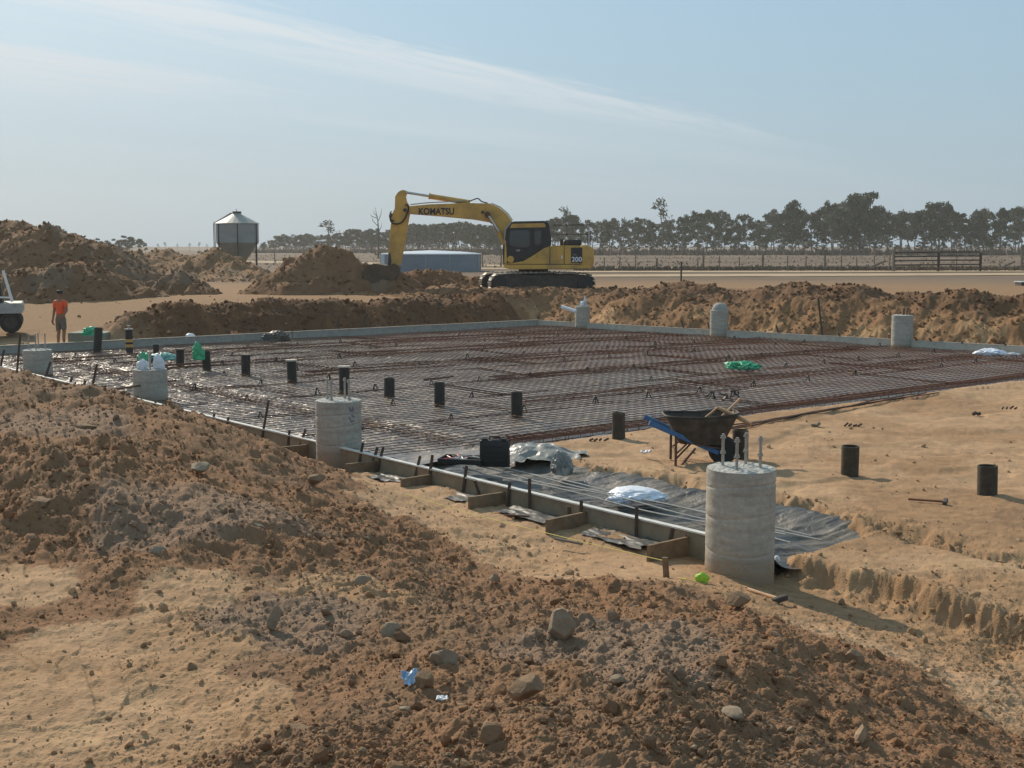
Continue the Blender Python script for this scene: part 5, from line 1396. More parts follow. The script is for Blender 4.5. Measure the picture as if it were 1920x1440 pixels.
rod('timber_pole', wpos+wq(1325, 785, .15), wpos+wq(1349, 763, .1), 0.016, 'handle', 'short wooden handle end leaning left in the wheelbarrow', 'tool handle', 'wooden handles in the wheelbarrow')

# ------------------------------------------------------------------ tool cases
tcp = P(928, 884, 0.0)
zt_ = 0.08
b = MB(); b.box((0, 0, .185), (0.37, 0.12, 0.37)); tcase = empty('tool_case', (tcp.x, tcp.y-.1, zt_), R(-8), 'upright closed black tool case on the plastic sheet', 'tool case')
b = MB(); b.box((0, 0, .17), (0.37, 0.13, 0.34)); b.build('shell', M['case'], tcase, bevel=0.025, seg=2, smooth=True)
b = MB(); b.box((0, -.002, .17), (0.378, 0.012, 0.345)); b.build('seam', M['rubber'], tcase, bevel=.004, seg=1)
for x_ in (-.12, .12):
    b = MB(); b.box((x_, -.045, .345), (0.07, 0.05, 0.035)); b.build('latch', M['case'], tcase, bevel=.006, seg=1)
b = MB(); b.tube([(-.07, -.0, .335), (-.06, 0, .375), (.06, 0, .375), (.07, 0, .335)], 0.012, 8); b.build('handle', M['rubber'], tcase, smooth=True)
b = MB()
for i in range(4): b.box((0, -.067, .08+i*.06), (0.26, 0.008, 0.02))
b.build('ribs', M['case'], tcase)
op = P(868, 868, 0.1)
oc = empty('open_tool_case', (op.x, op.y, 0.11), R(-14), 'open tool case lying flat and full of tools beside the closed black one', 'tool case')
for nm, cx0 in (('lower_half', -.0),):
    b = MB(); b.box((0, 0, .01), (.56, .36, .02)); b.box((0, -.17, .035), (.56, .02, .06)); b.box((0, .17, .035), (.56, .02, .06)); b.box((-.27, 0, .035), (.02, .32, .06)); b.box((.27, 0, .035), (.02, .32, .06))
    b.build(nm, M['case'], oc, bevel=.006, seg=1)
g = random.Random(4)
for i in range(16):
    x_, y_ = g.uniform(-.22, .22), g.uniform(-.12, .12); a_ = g.uniform(0, 3.14); l_ = g.uniform(.05, .13)
    mm = ['galv', 'red', 'white', 'galv', 'rubber', 'red'][i % 6]
    b = MB(); b.tube([(x_-l_*math.cos(a_), y_-l_*.6*math.sin(a_), .045), (x_+l_*math.cos(a_), y_+l_*.6*math.sin(a_), .06)], g.uniform(.007, .015), 7)
    o = b.build('hand_tool', M[mm], oc)

# ------------------------------------------------------------------ plastic heap, bags and litter
hp = P(1022, 858, 0.05)
o = cloth('plastic_heap', 1.25, 1.15, 401, M['silverplastic'], h=0.11, res=90, edge=0.3, freq=2.6); o.location = (hp.x-.02, hp.y+.1, 0.0); o.rotation_euler[2] = R(-12)
me = o.data; cof = np.zeros(len(me.vertices)*3, dtype=np.float32); me.vertices.foreach_get('co', cof); cof = cof.reshape(-1, 3)
cof[:, 2] += 0.09*np.exp(-((cof[:, 0]+.1)/.45)**4-((cof[:, 1])/.36)**4); me.vertices.foreach_set('co', cof.ravel()); me.update()
tag(o, 'crumpled heap of shiny grey plastic right of the black tool case', 'plastic sheet')
tp = P(1055, 885, 0.05)
o = blob('taped_plastic_bundle', (.1, .09, .17), 12, M['silverplastic'], loc=(tp.x, tp.y, 0.03), crump=.7, freq=1.4); tag(o, 'pointed knot of clear plastic at the right end of the shiny heap', 'plastic wrap')
wbp = P(1202, 940, 0.0)
o = blob('cement_bag', (.3, .2, .085), 21, M['bagwhite'], loc=(wbp.x-.04, wbp.y-.02, 0.05), rz=R(-25), crump=.22, freq=1.8, flat=-.3); tag(o, 'full white bag lying across the steel rods', 'bag')
o = blob('plastic_bag', (.12, .1, .05), 22, M['bagwhite'], loc=tuple(P(1222, 955, 0.08)), crump=.5, freq=3); o.location = (wbp.x-.24, wbp.y-.14, 0.02); tag(o, 'crumpled tail of clear wrap at the left end of the full white bag', 'plastic bag')
def item(name, px, py, z, size, seed, m, label, cat, rz=0, grp=None, **k):
    p = P(px, py, z); o = blob(name, size, seed, M[m], loc=(p.x, p.y, z-0.01), rz=rz, **k); return tag(o, label, cat, grp)
item('plastic_bag', 1394, 690, 0.1, (.3, .2, .1), 31, 'baggreen', 'green plastic bag lying on the mesh in the right half of the slab', 'plastic bag', crump=.65, freq=2)
item('plastic_bag', 270, 676, 0.1, (.14, .15, .12), 32, 'baggreen', 'green plastic bag on the mesh just left of the second pier', 'plastic bag', crump=.4)
item('plastic_bag', 300, 674, 0.1, (.38, .15, .09), 33, 'aqua', 'pale aqua plastic spread on the mesh behind the second pier', 'plastic bag', crump=.5)
item('plastic_bag', 1856, 664, 0.1, (.34, .25, .09), 34, 'bagwhite', 'white bag on the mesh near the right back form', 'plastic bag', crump=.3)
item('plastic_bag', 122, 737, 0.9, (.05, .04, .05), 35, 'aqua', 'scrap of pale green plastic on the crest of the left mound', 'plastic scrap', crump=.5)
g_ = PY(372, 672, 27.6); o = blob('plastic_bag', (.1, .07, .16), 36, M['baggreen'], loc=(g_.x, 27.6, g_.z-.02), crump=1.0, freq=1.7); tag(o, 'green plastic bag hanging beside the upright pipe in the mesh', 'plastic bag')
g_ = PY(172, 627, 32.8); o = blob('plastic_bag', (.17, .08, .1), 37, M['baggreen'], loc=(g_.x, 32.7, g_.z-.02), rz=.4, crump=1.0, freq=1.6); tag(o, 'green plastic bag flapping from the leaning pipe at the left back form', 'plastic bag')
item('plastic_box', 357, 634, .2, (.14, .1, .1), 38, 'white', 'small white box on the back form, left of the middle', 'box', crump=.08)
item('dark_tarp', 519, 638, .1, (.3, .15, .17), 39, 'strip', 'dark lump of plastic against the back form', 'tarp', crump=.5, freq=2)
o = cloth('paper_scrap', .16, .14, 44, M['white'], h=.06, res=16, edge=.4); o.location = P(1211, 853, 0.09); tag(o, 'small crumpled white wrapper on the pad left of the wheelbarrow', 'litter')
zz = ground_z(*P(770, 1278, .5).xy, True); pz = P(770, 1278, zz)
o = cloth('blue_scrap', .115, .13, 45, mat('pale_blue_plastic', (0.35, .5, .68), rough=.4, var=.3), h=.035, res=16, edge=.4); o.location = (pz.x, pz.y, ground_z(pz.x, pz.y, True)+.03); o.rotation_euler = (R(25), 0, .4); tag(o, 'pale blue scrap of plastic on the foreground clods beside the largest stones', 'litter')
pz = P(830, 1357, .5); o = cloth('paper_scrap', .07, .05, 46, M['white'], h=.02, res=12, edge=.4); o.location = (pz.x, pz.y, ground_z(pz.x, pz.y, True)+.03); tag(o, 'tiny white scrap below the blue one in the foreground', 'litter')
pz = P(1316, 1100, 0); o = blob('string_reel', (.05, .035, .05), 47, M['lime'], loc=(pz.x, pz.y, ground_z(pz.x, pz.y, True)), crump=.3); tag(o, 'bright lime reel on the dirt at the foot of the near pier', 'reel')
b = MB(); b.tube([(0, 0, .01), (-.08, .03, .02), (-.14, .1, .012)], .006, 5); o = b.build('string_end', M['string']); o.location = (pz.x-.05, pz.y-.02, ground_z(pz.x, pz.y, True)); tag(o, 'loose yellow string end by the lime reel', 'string')
o = item('white_lump', 1457, 1049, 0.0, (.025, .025, .03), 48, 'white', 'small white lump at the right foot of the near pier', 'litter', crump=.1)
p_ = P(1903, 566, 1.4); o = blob('white_stone', (.2, .1, .1), 49, M['white'], loc=(p_.x, p_.y, ground_z(p_.x, p_.y, True)), crump=.3); tag(o, 'white piece lying on the right bank near the frame edge', 'litter')
# scattered small lumps on the pad
for i, (px, py, lb, m_) in enumerate(((1118, 827, 'row of rusty bar offcuts on the pad left of the wheelbarrow', 'rust'), (1595, 799, 'dark rusty offcuts on the pad behind the left open pipe', 'rust'), (1533, 799, 'pale lump on the pad behind the wheelbarrow shadow', 'stone'), (1836, 777, 'dark upright lump on the pad at the right', 'peg'), (1890, 767, 'flat rusty scrap on the pad at the right edge', 'rust'))):
    p_ = P(px, py, .06); b = MB(); g = random.Random(i)
    for j in range(4 if m_ == 'rust' else 2):
        b.tube([(j*.07-.1, g.uniform(-.02, .02), .015), (j*.07-.06+g.uniform(-.02, .03), .02, .02+g.uniform(0, .05))], .016 if m_ == 'rust' else .03, 6)
    o = b.build('metal_offcut' if m_ != 'stone' else 'stone', M[m_]); o.location = (p_.x, p_.y, .05); tag(o, lb, 'offcut' if m_ != 'stone' else 'stone')

# hammers and sticks
def hammer(px0, py0, px1, py1, z, r2, label, headm='darkmetal', hm='handle'):
    a_ = P(px0, py0, z); c_ = P(px1, py1, z); a_.z = ground_z(a_.x, a_.y, True)+.03; c_.z = ground_z(c_.x, c_.y, True)+.035
    rt_ = empty('hammer', a_, 0, label, 'hammer')
    b = MB(); b.tube([(0, 0, 0), (c_-a_)*.5, (c_-a_)], [r2, r2*.85, r2], 8); b.build('handle', M[hm], rt_, smooth=True)
    d = (c_-a_).normalized(); s2 = Vector((-d.y, d.x, 0.15)).normalized()
    b = MB(); b.bar((c_-a_)-s2*.065, (c_-a_)+s2*.065, .045, .045); b.build('head', M[headm], rt_, bevel=.008, seg=2)
    return rt_
hammer(1703, 942, 1772, 948, .05, .013, 'small hammer with a dark red handle on the pad below the open pipes', hm='rust_red')
hammer(1402, 1111, 1462, 1136, 0, .016, 'hammer with a wooden handle lying in front of the near pier')
rod('timber_stick', P(1040, 1010, .05), P(1092, 1020, .04), .012, 'fencewood', 'thin grey stick on the dirt outside the string line', 'stick')
rod('steel_offcut', P(945, 965, .05), P(992, 968, .05), .009, 'rust_red', 'short rusty rod on the dirt below the second brace board', 'steel rod')
rod('steel_rod', P(795, 712, .12), P(850, 706, .12), .02, 'rust', 'rusty rod lying on the slab mesh behind the pipes', 'steel rod')
rod('timber_rail', P(180, 745-10, .35), P(330, 713, .35), .018, 'rust', 'thin rusty bar crossing above the mesh from the tall leaning peg', 'steel rod')
rod('white_pipe', PY(1053, 575, 41.5), PY(1080, 584, 41.2), .06, 'white', 'pale pipe end pointing left beside the farthest pier', 'pipe')
# long rods on the strip
gq = 'steel rods lying along the plastic strip'
for i, (u0_, u1_, v_) in enumerate(((-.35, 4.75, .82), (-.2, 4.6, .93), (-.5, 4.9, 1.08), (-.3, 4.7, 1.2))):
    n_ = 24; b = MB(); o0 = W(u0_, v_)
    b.tube([W(u0_+(u1_-u0_)*t/n_, v_+.012*math.sin(t*.6+i), .055+.012*math.sin(t*.5+i*2)+.02*(1 if i in (1, 2) else 0))-o0 for t in range(n_+1)], .0085, 6)
    o = b.build('steel_rod', M['galv'], None, smooth=True); o.location = o0
    tag(o, ['long steel rod on the plastic strip, nearest to the form', 'long steel rod on the strip, second from the form', 'long steel rod on the strip, third from the form', 'long steel rod on the strip, farthest from the form'][i], 'steel rod', gq)
gq = 'long rusty bars lying on the pad behind the wheelbarrow'
for i in range(4):
    a_ = P(1290, 812+i*3, .07); c_ = P(1760-i*22, 736+i*2, .08); n_ = 16; b = MB()
    b.tube([(c_-a_)*(t/n_)+Vector((0, .02*math.sin(t*.8+i), .012*math.sin(t*1.1+i*2)+.01)) for t in range(n_+1)], .011, 6)
    o = b.build('steel_bar', M['rust'], None, smooth=True); o.location = a_
    tag(o, ['long bar on the pad behind the wheelbarrow, farthest from the camera', 'long bar on the pad, second in the bundle behind the wheelbarrow', 'long bar on the pad, third in the bundle behind the wheelbarrow', 'long bar on the pad, nearest of the bundle behind the wheelbarrow'][i], 'steel bar', gq)

# pale box behind the form at left
p_ = PY(160, 646, 34.8); b = MB(); b.box((0, .5, .12), (1.05, 1.0, .32)); o = b.build('concrete_box', M['paleplaster'], bevel=.02, seg=1); o.location = (p_.x, 34.9, 0.1); tag(o, 'low greenish concrete box behind the back form beside the person', 'concrete box')
# green box far right
p_ = PY(1915, 533, 62); b = MB(); b.box((.5, 0, .1), (1.3, .8, .2)); o = empty('tray_box', (p_.x, 62, p_.z-.1), 0, 'dark flat box with a pale top at the right frame edge on the field', 'box')
b.build('base', M['darkmetal'], o); b = MB(); b.box((.5, 0, .225), (1.4, .9, .04)); b.build('top', M['tankpale'], o)

# ------------------------------------------------------------------ distinct stones in the foreground
st = [(835, 1252, .07, .06, .062, 'stone', 'largest grey stone in the foreground, above the blue scrap'), (793, 1293, .036, .05, .05, 'stone_brown', 'upright brown stone right of the blue scrap'), (1050, 1190, .085, .07, .085, 'stone', 'upright grey stone on the left shoulder of the rubble'), (1388, 1130, .085, .06, .05, 'stone_brown', 'rounded brown stone beside the wooden handled hammer'),
 (515, 1175, .05, .04, .07, 'stone', 'pointed grey stone on the grey patch'), (727, 1200, .045, .04, .05, 'stone', 'round grey stone between the pan and the rubble'), (682, 1104, .06, .05, .05, 'stone', 'grey stone in the hollow left of the rubble'), (985, 1315, .08, .07, .055, 'stone_brown', 'broad brown clod left of the deep hollow'),
 (760, 1342, .03, .02, .012, 'stone', 'flat pale stone left of the tiny white scrap'), (595, 905, .08, .06, .05, 'stone_brown', 'smooth lump at the foot of the middle pier'), (375, 883, .11, .07, .04, 'stone', 'long flat stone on the left mound'), (160, 808, .12, .08, .04, 'stone_brown', 'flat stone near the crest of the left mound'),
 (1600, 1245, .07, .05, .06, 'stone_brown', 'brown clod on the right rubble'), (1375, 1350, .07, .05, .02, 'stone', 'flat pale slab of stone on the rubble'), (297, 1045, .06, .04, .04, 'stone', 'squarish grey stone low on the left mound'), (480, 1000, .06, .05, .05, 'stone', 'grey stone in the middle of the left mound'),
 (560, 1395, .09, .06, .05, 'stone_brown', 'crusted clod at the bottom edge of the pan'), (920, 1400, .06, .05, .04, 'stone_brown', 'brown stone near the bottom centre'), (70, 960, .12, .09, .07, 'stone_brown', 'big dark clod on the left mound near the frame edge')]
for i, (px, py, sx, sy, sz, m_, lb) in enumerate(st):
    z_ = 0.4
    for _ in range(6): p_ = P(px, py, z_); z_ = 0.5*z_+0.5*ground_z(p_.x, p_.y)
    o = rock('stone', (sx, sy, sz), 60+i, M[m_], (p_.x, p_.y, ground_z(p_.x, p_.y)-sz*.1+.02), rz=i*1.1)
    tag(o, lb, 'stone', 'stones lying on the foreground dirt')
b = MB()
# ------------------------------------------------------------------ roads on the fields
def road(name, px0, px1, ya, yb, z, label, wig=0.5, m='road', dz=0.03):
    """strip between image-scale distances ya..yb as (Y at left, Y at right)"""
    n = 60; vs = []; fs = []
    for i in range(n+1):
        t = i/n
        y0 = ya[0]+(ya[1]-ya[0])*t+wig*math.sin(t*9+px0); y1 = yb[0]+(yb[1]-yb[0])*t+wig*math.sin(t*7+px1)
        px = px0+(px1-px0)*t
        vs.append(((px-960)/2316*y0, y0, z+dz)); vs.append(((px-960)/2316*y1, y1, z+dz))
    for i in range(n): fs.append((2*i, 2*i+2, 2*i+3, 2*i+1))
    b = MB(); b.add(vs, fs); o = b.build(name, M[m]); return tag(o, label, kind='structure')
z0 = .862
road('dirt_road', 1000, 2300, (78, 86), (84, 94), z0, 'pale wheel track across the field', .4)
road('dirt_road', 1000, 2300, (92, 96), (97, 103), z0, 'second pale wheel track across the field', .4)
road('dirt_road', 1040, 1300, (106, 110), (112, 116), z0, 'pale track beside the fence', .3)
road('dirt_road', 420, 960, (150, 118), (172, 128), z0, 'pale track crossing the far left field', .6)
road('dirt_road', 880, 1100, (106, 106), (112, 112), z0, 'pale track behind the excavator', .3)

# ------------------------------------------------------------------ fences
def fence_at(px, Y): return Vector(((px-960)/2316*Y, Y, .86))
frt = empty('post_and_wire_fence', fence_at(1130, 100), 0, 'post and wire fence between the excavator and the wooden rails', 'fence')
base = frt.location.copy(); g = random.Random(3)
fpx = [1131, 1160, 1190, 1228, 1305, 1315, 1345, 1382, 1425, 1471, 1505, 1541, 1571, 1600, 1632, 1660]
for i, px in enumerate(fpx):
    p_ = fence_at(px, 100)-base; th_ = .09 if px in (1425, 1541, 1228, 1315) else .05; h_ = 1.25 if px in (1541, 1425) else 1.1+g.uniform(-.1, .1)
    b = MB(); b.tube([p_+Vector((0, 0, -.2)), p_+Vector((g.uniform(-.04, .04), 0, h_))], th_, 6); b.build('post', M['fencewood'], frt)
for h_ in (.35, .65, .95):
    b = MB(); b.tube([fence_at(1131, 100)-base+Vector((0, 0, h_)), fence_at(1660, 100)-base+Vector((0, 0, h_))], .008, 4); b.build('wire', M['galv'], frt)
frt2 = empty('post_and_wire_fence', fence_at(560, 150), 0, 'distant post and wire fence across the left field', 'fence'); base2 = frt2.location.copy()
for px in (520, 577, 620, 664, 716, 760, 790, 855, 905, 940):
    p_ = fence_at(px, 150-(px-560)*.08)-base2; b = MB(); b.tube([p_+Vector((0, 0, -.2)), p_+Vector((0, 0, 1.35 if px % 2 == 0 else 1.1))], .07, 6); b.build('post', M['fencewood'], frt2)
rl = empty('rail_fence', fence_at(1665, 97), 0, 'dark wooden rail fence with four rails beside the track', 'fence'); b3 = rl.location.copy()
for px, w_, h_ in ((1668, .12, 1.55), (1751, .11, 1.5), (1829, .11, 1.45), (1785, .03, 1.2)):
    b = MB(); p_ = fence_at(px, 97)-b3; b.tube([p_+Vector((0, 0, -.2)), p_+Vector((0, 0, h_))], w_, 8); b.build('post', M['fencewood' if px == 1668 else 'fencedark'], rl)
for i, h_ in enumerate((.5, .83, 1.15, 1.46)):
    b = MB(); b.bar(fence_at(1670, 96.85)-b3+Vector((0, 0, h_)), fence_at(1750, 96.85)-b3+Vector((0, 0, h_+.03)), .05, .1); b.build('rail', M['fencedark'], rl)
    b = MB(); b.bar(fence_at(1752, 96.85)-b3+Vector((0, 0, h_+.05)), fence_at(1828, 96.85)-b3+Vector((0, 0, h_+.05)), .05, .1); b.build('rail', M['fencedark'], rl)
gr = empty('corner_fence', fence_at(1906, 99), 0, 'piece of rail fence with a tall post at the right frame edge', 'fence')
b = MB(); b.tube([(0, 0, -.2), (0, 0, 1.5)], .11, 8); b.build('post', M['fencewood'], gr)
for h_ in (1.3, .95, .6):
    b = MB(); b.bar((.05, -.05, h_), (4.5, -.05, h_), .05, .09); b.build('rail', M['fencedark'], gr)
for i, (xa, ya, xb, yb) in enumerate(((1632, 501, 1661, 489), (1877, 502, 1903, 490))):
    b = MB(); a_ = PY(xa, ya, 98); c_ = PY(xb, yb, 98); b.tube([(0, 0, 0), c_-a_], .1, 7); o = b.build('leaning_log', M['fencewood']); o.location = a_
    tag(o, ['pale log leaning left of the dark rail fence', 'pale log leaning near the right frame edge'][i], 'log', 'pale leaning stay logs')
rod('star_picket', PY(1277, 540, 56), PY(1277.5, 490, 56), .04, 'peg', 'lone dark steel picket on the field behind the right bank', 'peg')

# ------------------------------------------------------------------ trees
def tree_proto(seed, H, spread, dens, base, thin=False, leafm='leaf'):
    g = random.Random(seed)
    tk = MB(); tips = []
    n = 6; pts = [Vector((0, 0, -.5))]; p = Vector((0, 0, 0)); lean = Vector((g.uniform(-.12, .12), g.uniform(-.12, .12), 1))
    for i in range(n):
        p = p+Vector((lean.x+g.uniform(-.1, .1), lean.y+g.uniform(-.1, .1), 1))*H*.82/n; pts.append(p.copy())
    r0 = H*.014
    tk.tube(pts, [r0*(1-.12*i) for i in range(len(pts))], 6)
    tips.append((pts[-1], .09*H))
    nb = 15 if not thin else 7
    for i in range(nb):
        t = base+(1-base)*(i+.5)/nb*.98; k = t*n; j = min(int(k), n-1); q = pts[j].lerp(pts[j+1], k-j)
        a_ = i*2.4+g.uniform(-.7, .7); ln = spread*H*g.uniform(.45, 1.15)*(1.2-.75*t)
        d = Vector((math.cos(a_), math.sin(a_), g.uniform(.2, 1.3))).normalized()
        e1 = q+d*ln*.55; d2 = (d+Vector((g.uniform(-.4, .4), g.uniform(-.4, .4), g.uniform(-.2, .5)))).normalized(); e2 = e1+d2*ln*.5
        tk.tube([q, e1, e2], [r0*.5, r0*.33, r0*.15], 5)
        tips.append((e2, g.uniform(.05, .1)*H))
        for s2 in range(3):
            e3 = e1+(d+Vector((g.uniform(-1, 1), g.uniform(-1, 1), g.uniform(-.6, .8)))).normalized()*ln*.5
            tk.tube([e1, e3], [r0*.25, r0*.1], 4); tips.append((e3, g.uniform(.04, .085)*H))
    rg_ = np.random.default_rng(seed); V_ = []; F_ = []
    for (c, rr_) in tips:
        if thin and g.random() < .4: continue
        m_ = int(dens*0.62*(rr_/H/.1)**1.8)
        d = rg_.normal(size=(m_, 3)); d /= np.linalg.norm(d, axis=1)[:, None]; d *= rg_.random((m_, 1))**.45
        cc = np.array(c)+d*rr_*np.array([1, 1, .75])
        u_ = rg_.normal(size=(m_, 3)); u_ /= np.linalg.norm(u_, axis=1)[:, None]; w_ = rg_.normal(size=(m_, 3)); w_ = np.cross(u_, w_); w_ /= np.linalg.norm(w_, axis=1)[:, None]
        s2 = (H*.02)*rg_.uniform(.6, 1.4, (m_, 1))
        o_ = len(V_)*4 if False else sum(len(x) for x in V_)
        q = np.stack([cc-u_*s2-w_*s2*.45, cc+u_*s2-w_*s2*.45, cc+u_*s2*.8+w_*s2*.45, cc-u_*s2*.8+w_*s2*.45], 1).reshape(-1, 3)
        F_.append((np.arange(m_)*4)[:, None]+np.arange(4)[None]+o_); V_.append(q)
    rt_ = empty('gum_tree', (0, 0, 0))
    tk.build('trunk', M['trunk'], rt_)
    np_mesh('crown', np.concatenate(V_), np.concatenate(F_), M[leafm], rt_, smooth=False)
    return rt_
protos = [tree_proto(11, 10, .32, 85, .3), tree_proto(12, 10, .36, 90, .26), tree_proto(13, 10, .28, 70, .36), tree_proto(14, 10, .4, 95, .25), tree_proto(15, 10, .3, 50, .35, leafm='leaf2'), tree_proto(16, 10, .26, 28, .5, thin=True, leafm='leaf2'), tree_proto(17, 10, .34, 105, .12), tree_proto(18, 10, .45, 150, .06)]
used_p = set()
def put_tree(k, x, y, z, s, rz, label, grp, sx=1.0):
    if k not in used_p: o = protos[k]; used_p.add(k)
    else: o = copy_tree(protos[k])
    o.location = (x, y, z); o.rotation_euler = (0, 0, rz); o.scale = (s*sx, s*sx, s)
    return tag(o, label, 'tree', grp)
g = random.Random(21)
def top_right(px):   # height of the row's outline in the picture, by column
    pts = [(930, 424), (960, 412), (1000, 410), (1040, 405), (1080, 397), (1120, 402), (1170, 398), (1200, 396), (1230, 412), (1270, 396), (1300, 388), (1340, 385), (1370, 403), (1400, 395), (1430, 392), (1475, 380), (1510, 392), (1540, 372), (1570, 362), (1600, 358), (1630, 372), (1660, 385), (1700, 392), (1740, 376), (1770, 380), (1810, 388), (1860, 384), (1900, 382), (1960, 380), (2300, 385)]
    for (a_, ya), (b_, yb) in zip(pts, pts[1:]):
        if px <= b_: return ya+(yb-ya)*(px-a_)/(b_-a_)
    return 385
for rw, (Y0, off, lab) in enumerate(((285, 0, 'grey green gum tree in the front of the distant row on the right'), (330, 6, 'grey green gum tree standing back in the distant row on the right'))):
    px = 930+rw*7
    while px < 1990:
        Y = Y0+g.uniform(-14, 14); tp_ = top_right(px)+g.uniform(-2, 15)+(3 if rw else 0)
        zt2 = PY(px, tp_, Y).z; H = zt2-.86
        put_tree(g.choice((0, 1, 2, 3, 4, 0, 1, 6)), (px-960)/2316*Y, Y, .86, H/10/0.97, g.random()*6.3, lab, 'gum trees in the distant row on the right', g.uniform(.75, 1.25))
        px += g.uniform(16, 34)
for i, (px, tp_, k_, lb, sx) in enumerate(((1240, 362, 5, 'tall sparse gum tree standing above the row, right of the excavator', .8), (1058, 380, 5, 'bare topped thin tree right behind the excavator cab', .9), (1590, 355, 3, 'highest and broadest gum tree in the right row', 1.0), (1612, 358, 1, 'gum tree beside the highest one on the right', .9), (1478, 374, 0, 'rounded tall gum tree left of the highest one', 1.0), (625, 407, 5, 'pale sparse tree rising above the left row', 1.3), (1752, 372, 3, 'broad gum tree above the wooden rail fence', 1.0))):
    Y = 278; z_ = PY(px, tp_, Y).z
    put_tree(k_, (px-960)/2316*Y, Y, .86, (z_-.86)/10/.95, i*1.3, lb, 'standout trees in the distance', sx)
def top_left(px):
    pts = [(495, 452), (520, 441), (560, 436), (600, 437), (640, 430), (680, 424), (720, 428), (760, 424), (780, 415), (820, 414), (860, 410), (900, 416), (940, 420)]
    for (a_, ya), (b_, yb) in zip(pts, pts[1:]):
        if px <= b_: return ya+(yb-ya)*(px-a_)/(b_-a_)
    return 420
for rw in range(2):
    px = 497+rw*5
    while px < 945:
        Y = 400+rw*40-(px-500)*.2+g.uniform(-12, 12); tp_ = top_left(px)+g.uniform(-1, 7); H = PY(px, tp_, Y).z-.86
        put_tree(g.choice((0, 1, 3, 6, 4, 2)), (px-960)/2316*Y, Y, .86, H/10/.97, g.random()*6.3, 'grey green tree in the low distant row behind the excavator arm' if rw else 'low grey green tree at the front of the distant row on the left', 'trees in the low distant row on the left', 1.25)
        px += g.uniform(11, 19)
for i, (px, tp_, Y) in enumerate(((215, 452, 300), (235, 447, 300), (252, 441, 300), (268, 447, 305), (180, 446, 300), (200, 450, 305), (305, 455, 420), (318, 452, 420), (340, 455, 430), (362, 454, 420), (380, 452, 430), (395, 456, 420))):
    H = PY(px, tp_, Y).z-.86
    put_tree(7 if i < 6 else 5, (px-960)/2316*Y, Y, .86, H/10/.97, i, 'low bushy tree above the left dirt piles' if i < 6 else 'tiny distant tree between the left dirt piles and the silo', 'distant trees on the left', 1.5 if i < 6 else .8)
px = 935
while px < 1990:
    Y = 300+g.uniform(-18, 45); H = g.uniform(2.6, 5.8) if px > 1150 else g.uniform(2, 3.6)
    put_tree(g.choice((6, 7, 7)), (px-960)/2316*Y, Y, .86, H/10, g.random()*6.3, 'short bushy tree among the trunks of the distant row on the right', 'short bushy trees under the right row', g.uniform(1.0, 1.5))
    px += g.uniform(12, 26)
px = 500
while px < 940:
    Y = 410+g.uniform(-20, 40); H = g.uniform(2.2, 4.2)
    put_tree(g.choice((6, 7)), (px-960)/2316*Y, Y, .86, H/10, g.random()*6.3, 'short bushy tree at the foot of the low distant row on the left', 'short bushy trees under the left row', g.uniform(1.0, 1.5))
    px += g.uniform(12, 24)
# dead tree
b = MB(); dt = PY(709, 470, 200)
H = PY(708, 386, 200).z-.86
b.tube([(0, 0, -.3), (0.02*H, 0, H*.45), (-.0, 0, H*.72), (-.05*H, 0, H*.98)], [.17, .13, .08, .02], 6)
for (z0_, dx, dz) in ((.5, .1, .18), (.62, -.16, .2), (.7, .1, .26), (.8, -.12, .12), (.76, -.2, .1)):
    b.tube([(0, 0, z0_*H), (dx*H*.6, .1, (z0_+dz*.5)*H), (dx*H*.75, .1, (z0_+dz)*H)], [.07, .045, .015], 5)
o = b.build('dead_tree', M['trunk']); o.location = (dt.x, 200, .86); tag(o, 'bare dead tree standing left of the excavator arm', 'tree')
for nm in [i for i in range(len(protos)) if i not in used_p]:
    for ch_ in list(protos[nm].children): bpy.data.objects.remove(ch_)
    bpy.data.objects.remove(protos[nm])

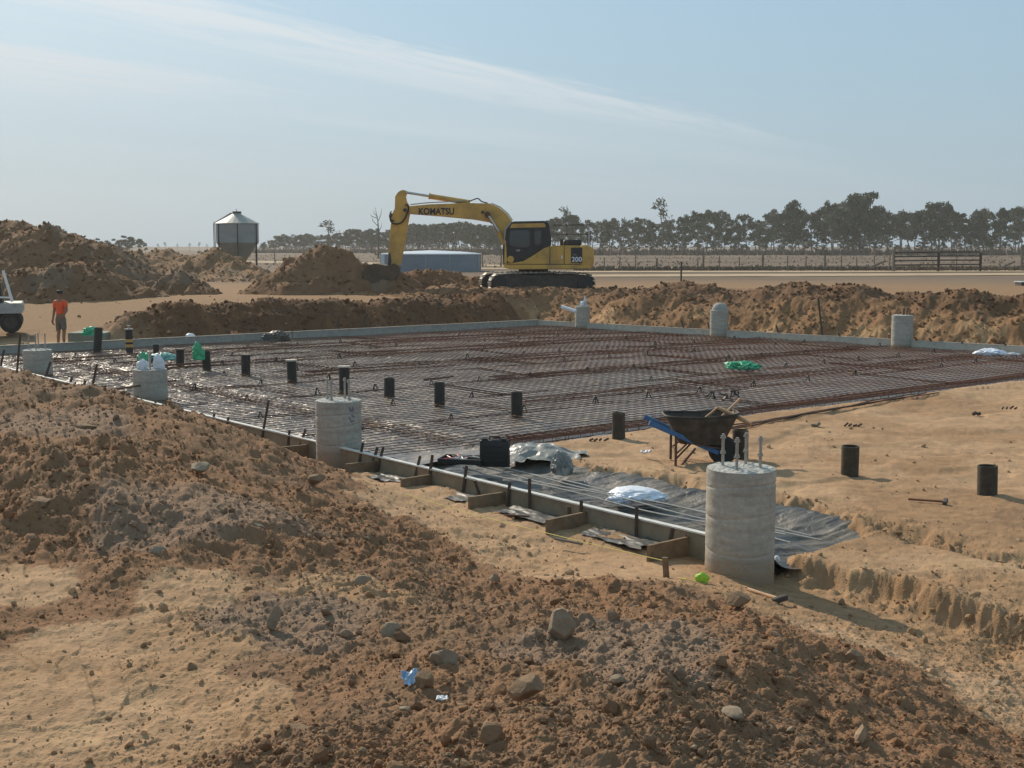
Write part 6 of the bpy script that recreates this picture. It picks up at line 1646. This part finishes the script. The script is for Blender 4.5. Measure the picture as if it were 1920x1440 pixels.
# understorey: dry scrub under the rows, and tussocks over the fields
def tufts(name, n, fx, fy, size, m, label, seed, hgt=1.0):
    rg_ = np.random.default_rng(seed); x = fx(rg_, n); y = fy(rg_, n, x); k = 7
    s2 = size*rg_.uniform(.5, 1.5, n)
    vs = []; 
    c = np.stack([x, y, np.full(n, .86)], 1)
    a_ = rg_.uniform(0, 6.28, (n, k)); rr_ = rg_.uniform(.1, 1, (n, k)); hh = rg_.uniform(.4, 1, (n, k))*hgt
    bx = np.cos(a_)*rr_; by = np.sin(a_)*rr_
    w_ = .28
    p0 = np.stack([bx*.5-np.sin(a_)*w_, by*.5+np.cos(a_)*w_, 0*bx], 2); p1 = np.stack([bx*.5+np.sin(a_)*w_, by*.5-np.cos(a_)*w_, 0*bx], 2); p2 = np.stack([bx+np.sin(a_)*w_*.3, by-np.cos(a_)*w_*.3, hh], 2); p3 = np.stack([bx-np.sin(a_)*w_*.3, by+np.cos(a_)*w_*.3, hh], 2)
    q = np.stack([p0, p1, p2, p3], 2)*s2[:, None, None, None]+c[:, None, None, :]
    V_ = q.reshape(-1, 3); F_ = np.arange(len(V_)).reshape(-1, 4)
    o = np_mesh(name, V_, F_, M[m], smooth=False); return tag(o, label, kind='stuff')
tufts('undergrowth', 1800, lambda r, n: r.uniform(-30, 150, n), lambda r, n, x: 300+r.uniform(-28, 40, n), 0.8, 'scrub', 'brown scrub and shrubs under the distant trees', 5, 1.3)
tufts('undergrowth', 1000, lambda r, n: r.uniform(-90, 5, n), lambda r, n, x: 380+r.uniform(-25, 60, n), 0.8, 'scrub', 'scrub under the far left trees', 6, 1.2)
def ff(r, n, x): return 112+r.random(n)**1.4*170
tufts('dry_grass', 2500, lambda r, n: r.uniform(-60, 110, n), ff, .13, 'scrub', 'dry grass tussocks over the fields', 7, 1.3)
tufts('dry_grass', 2500, lambda r, n: r.uniform(5, 50, n), lambda r, n, x: 98.5+r.uniform(0, 9, n), .16, 'scrub', 'dry grass along the fence line', 8, 1.6)
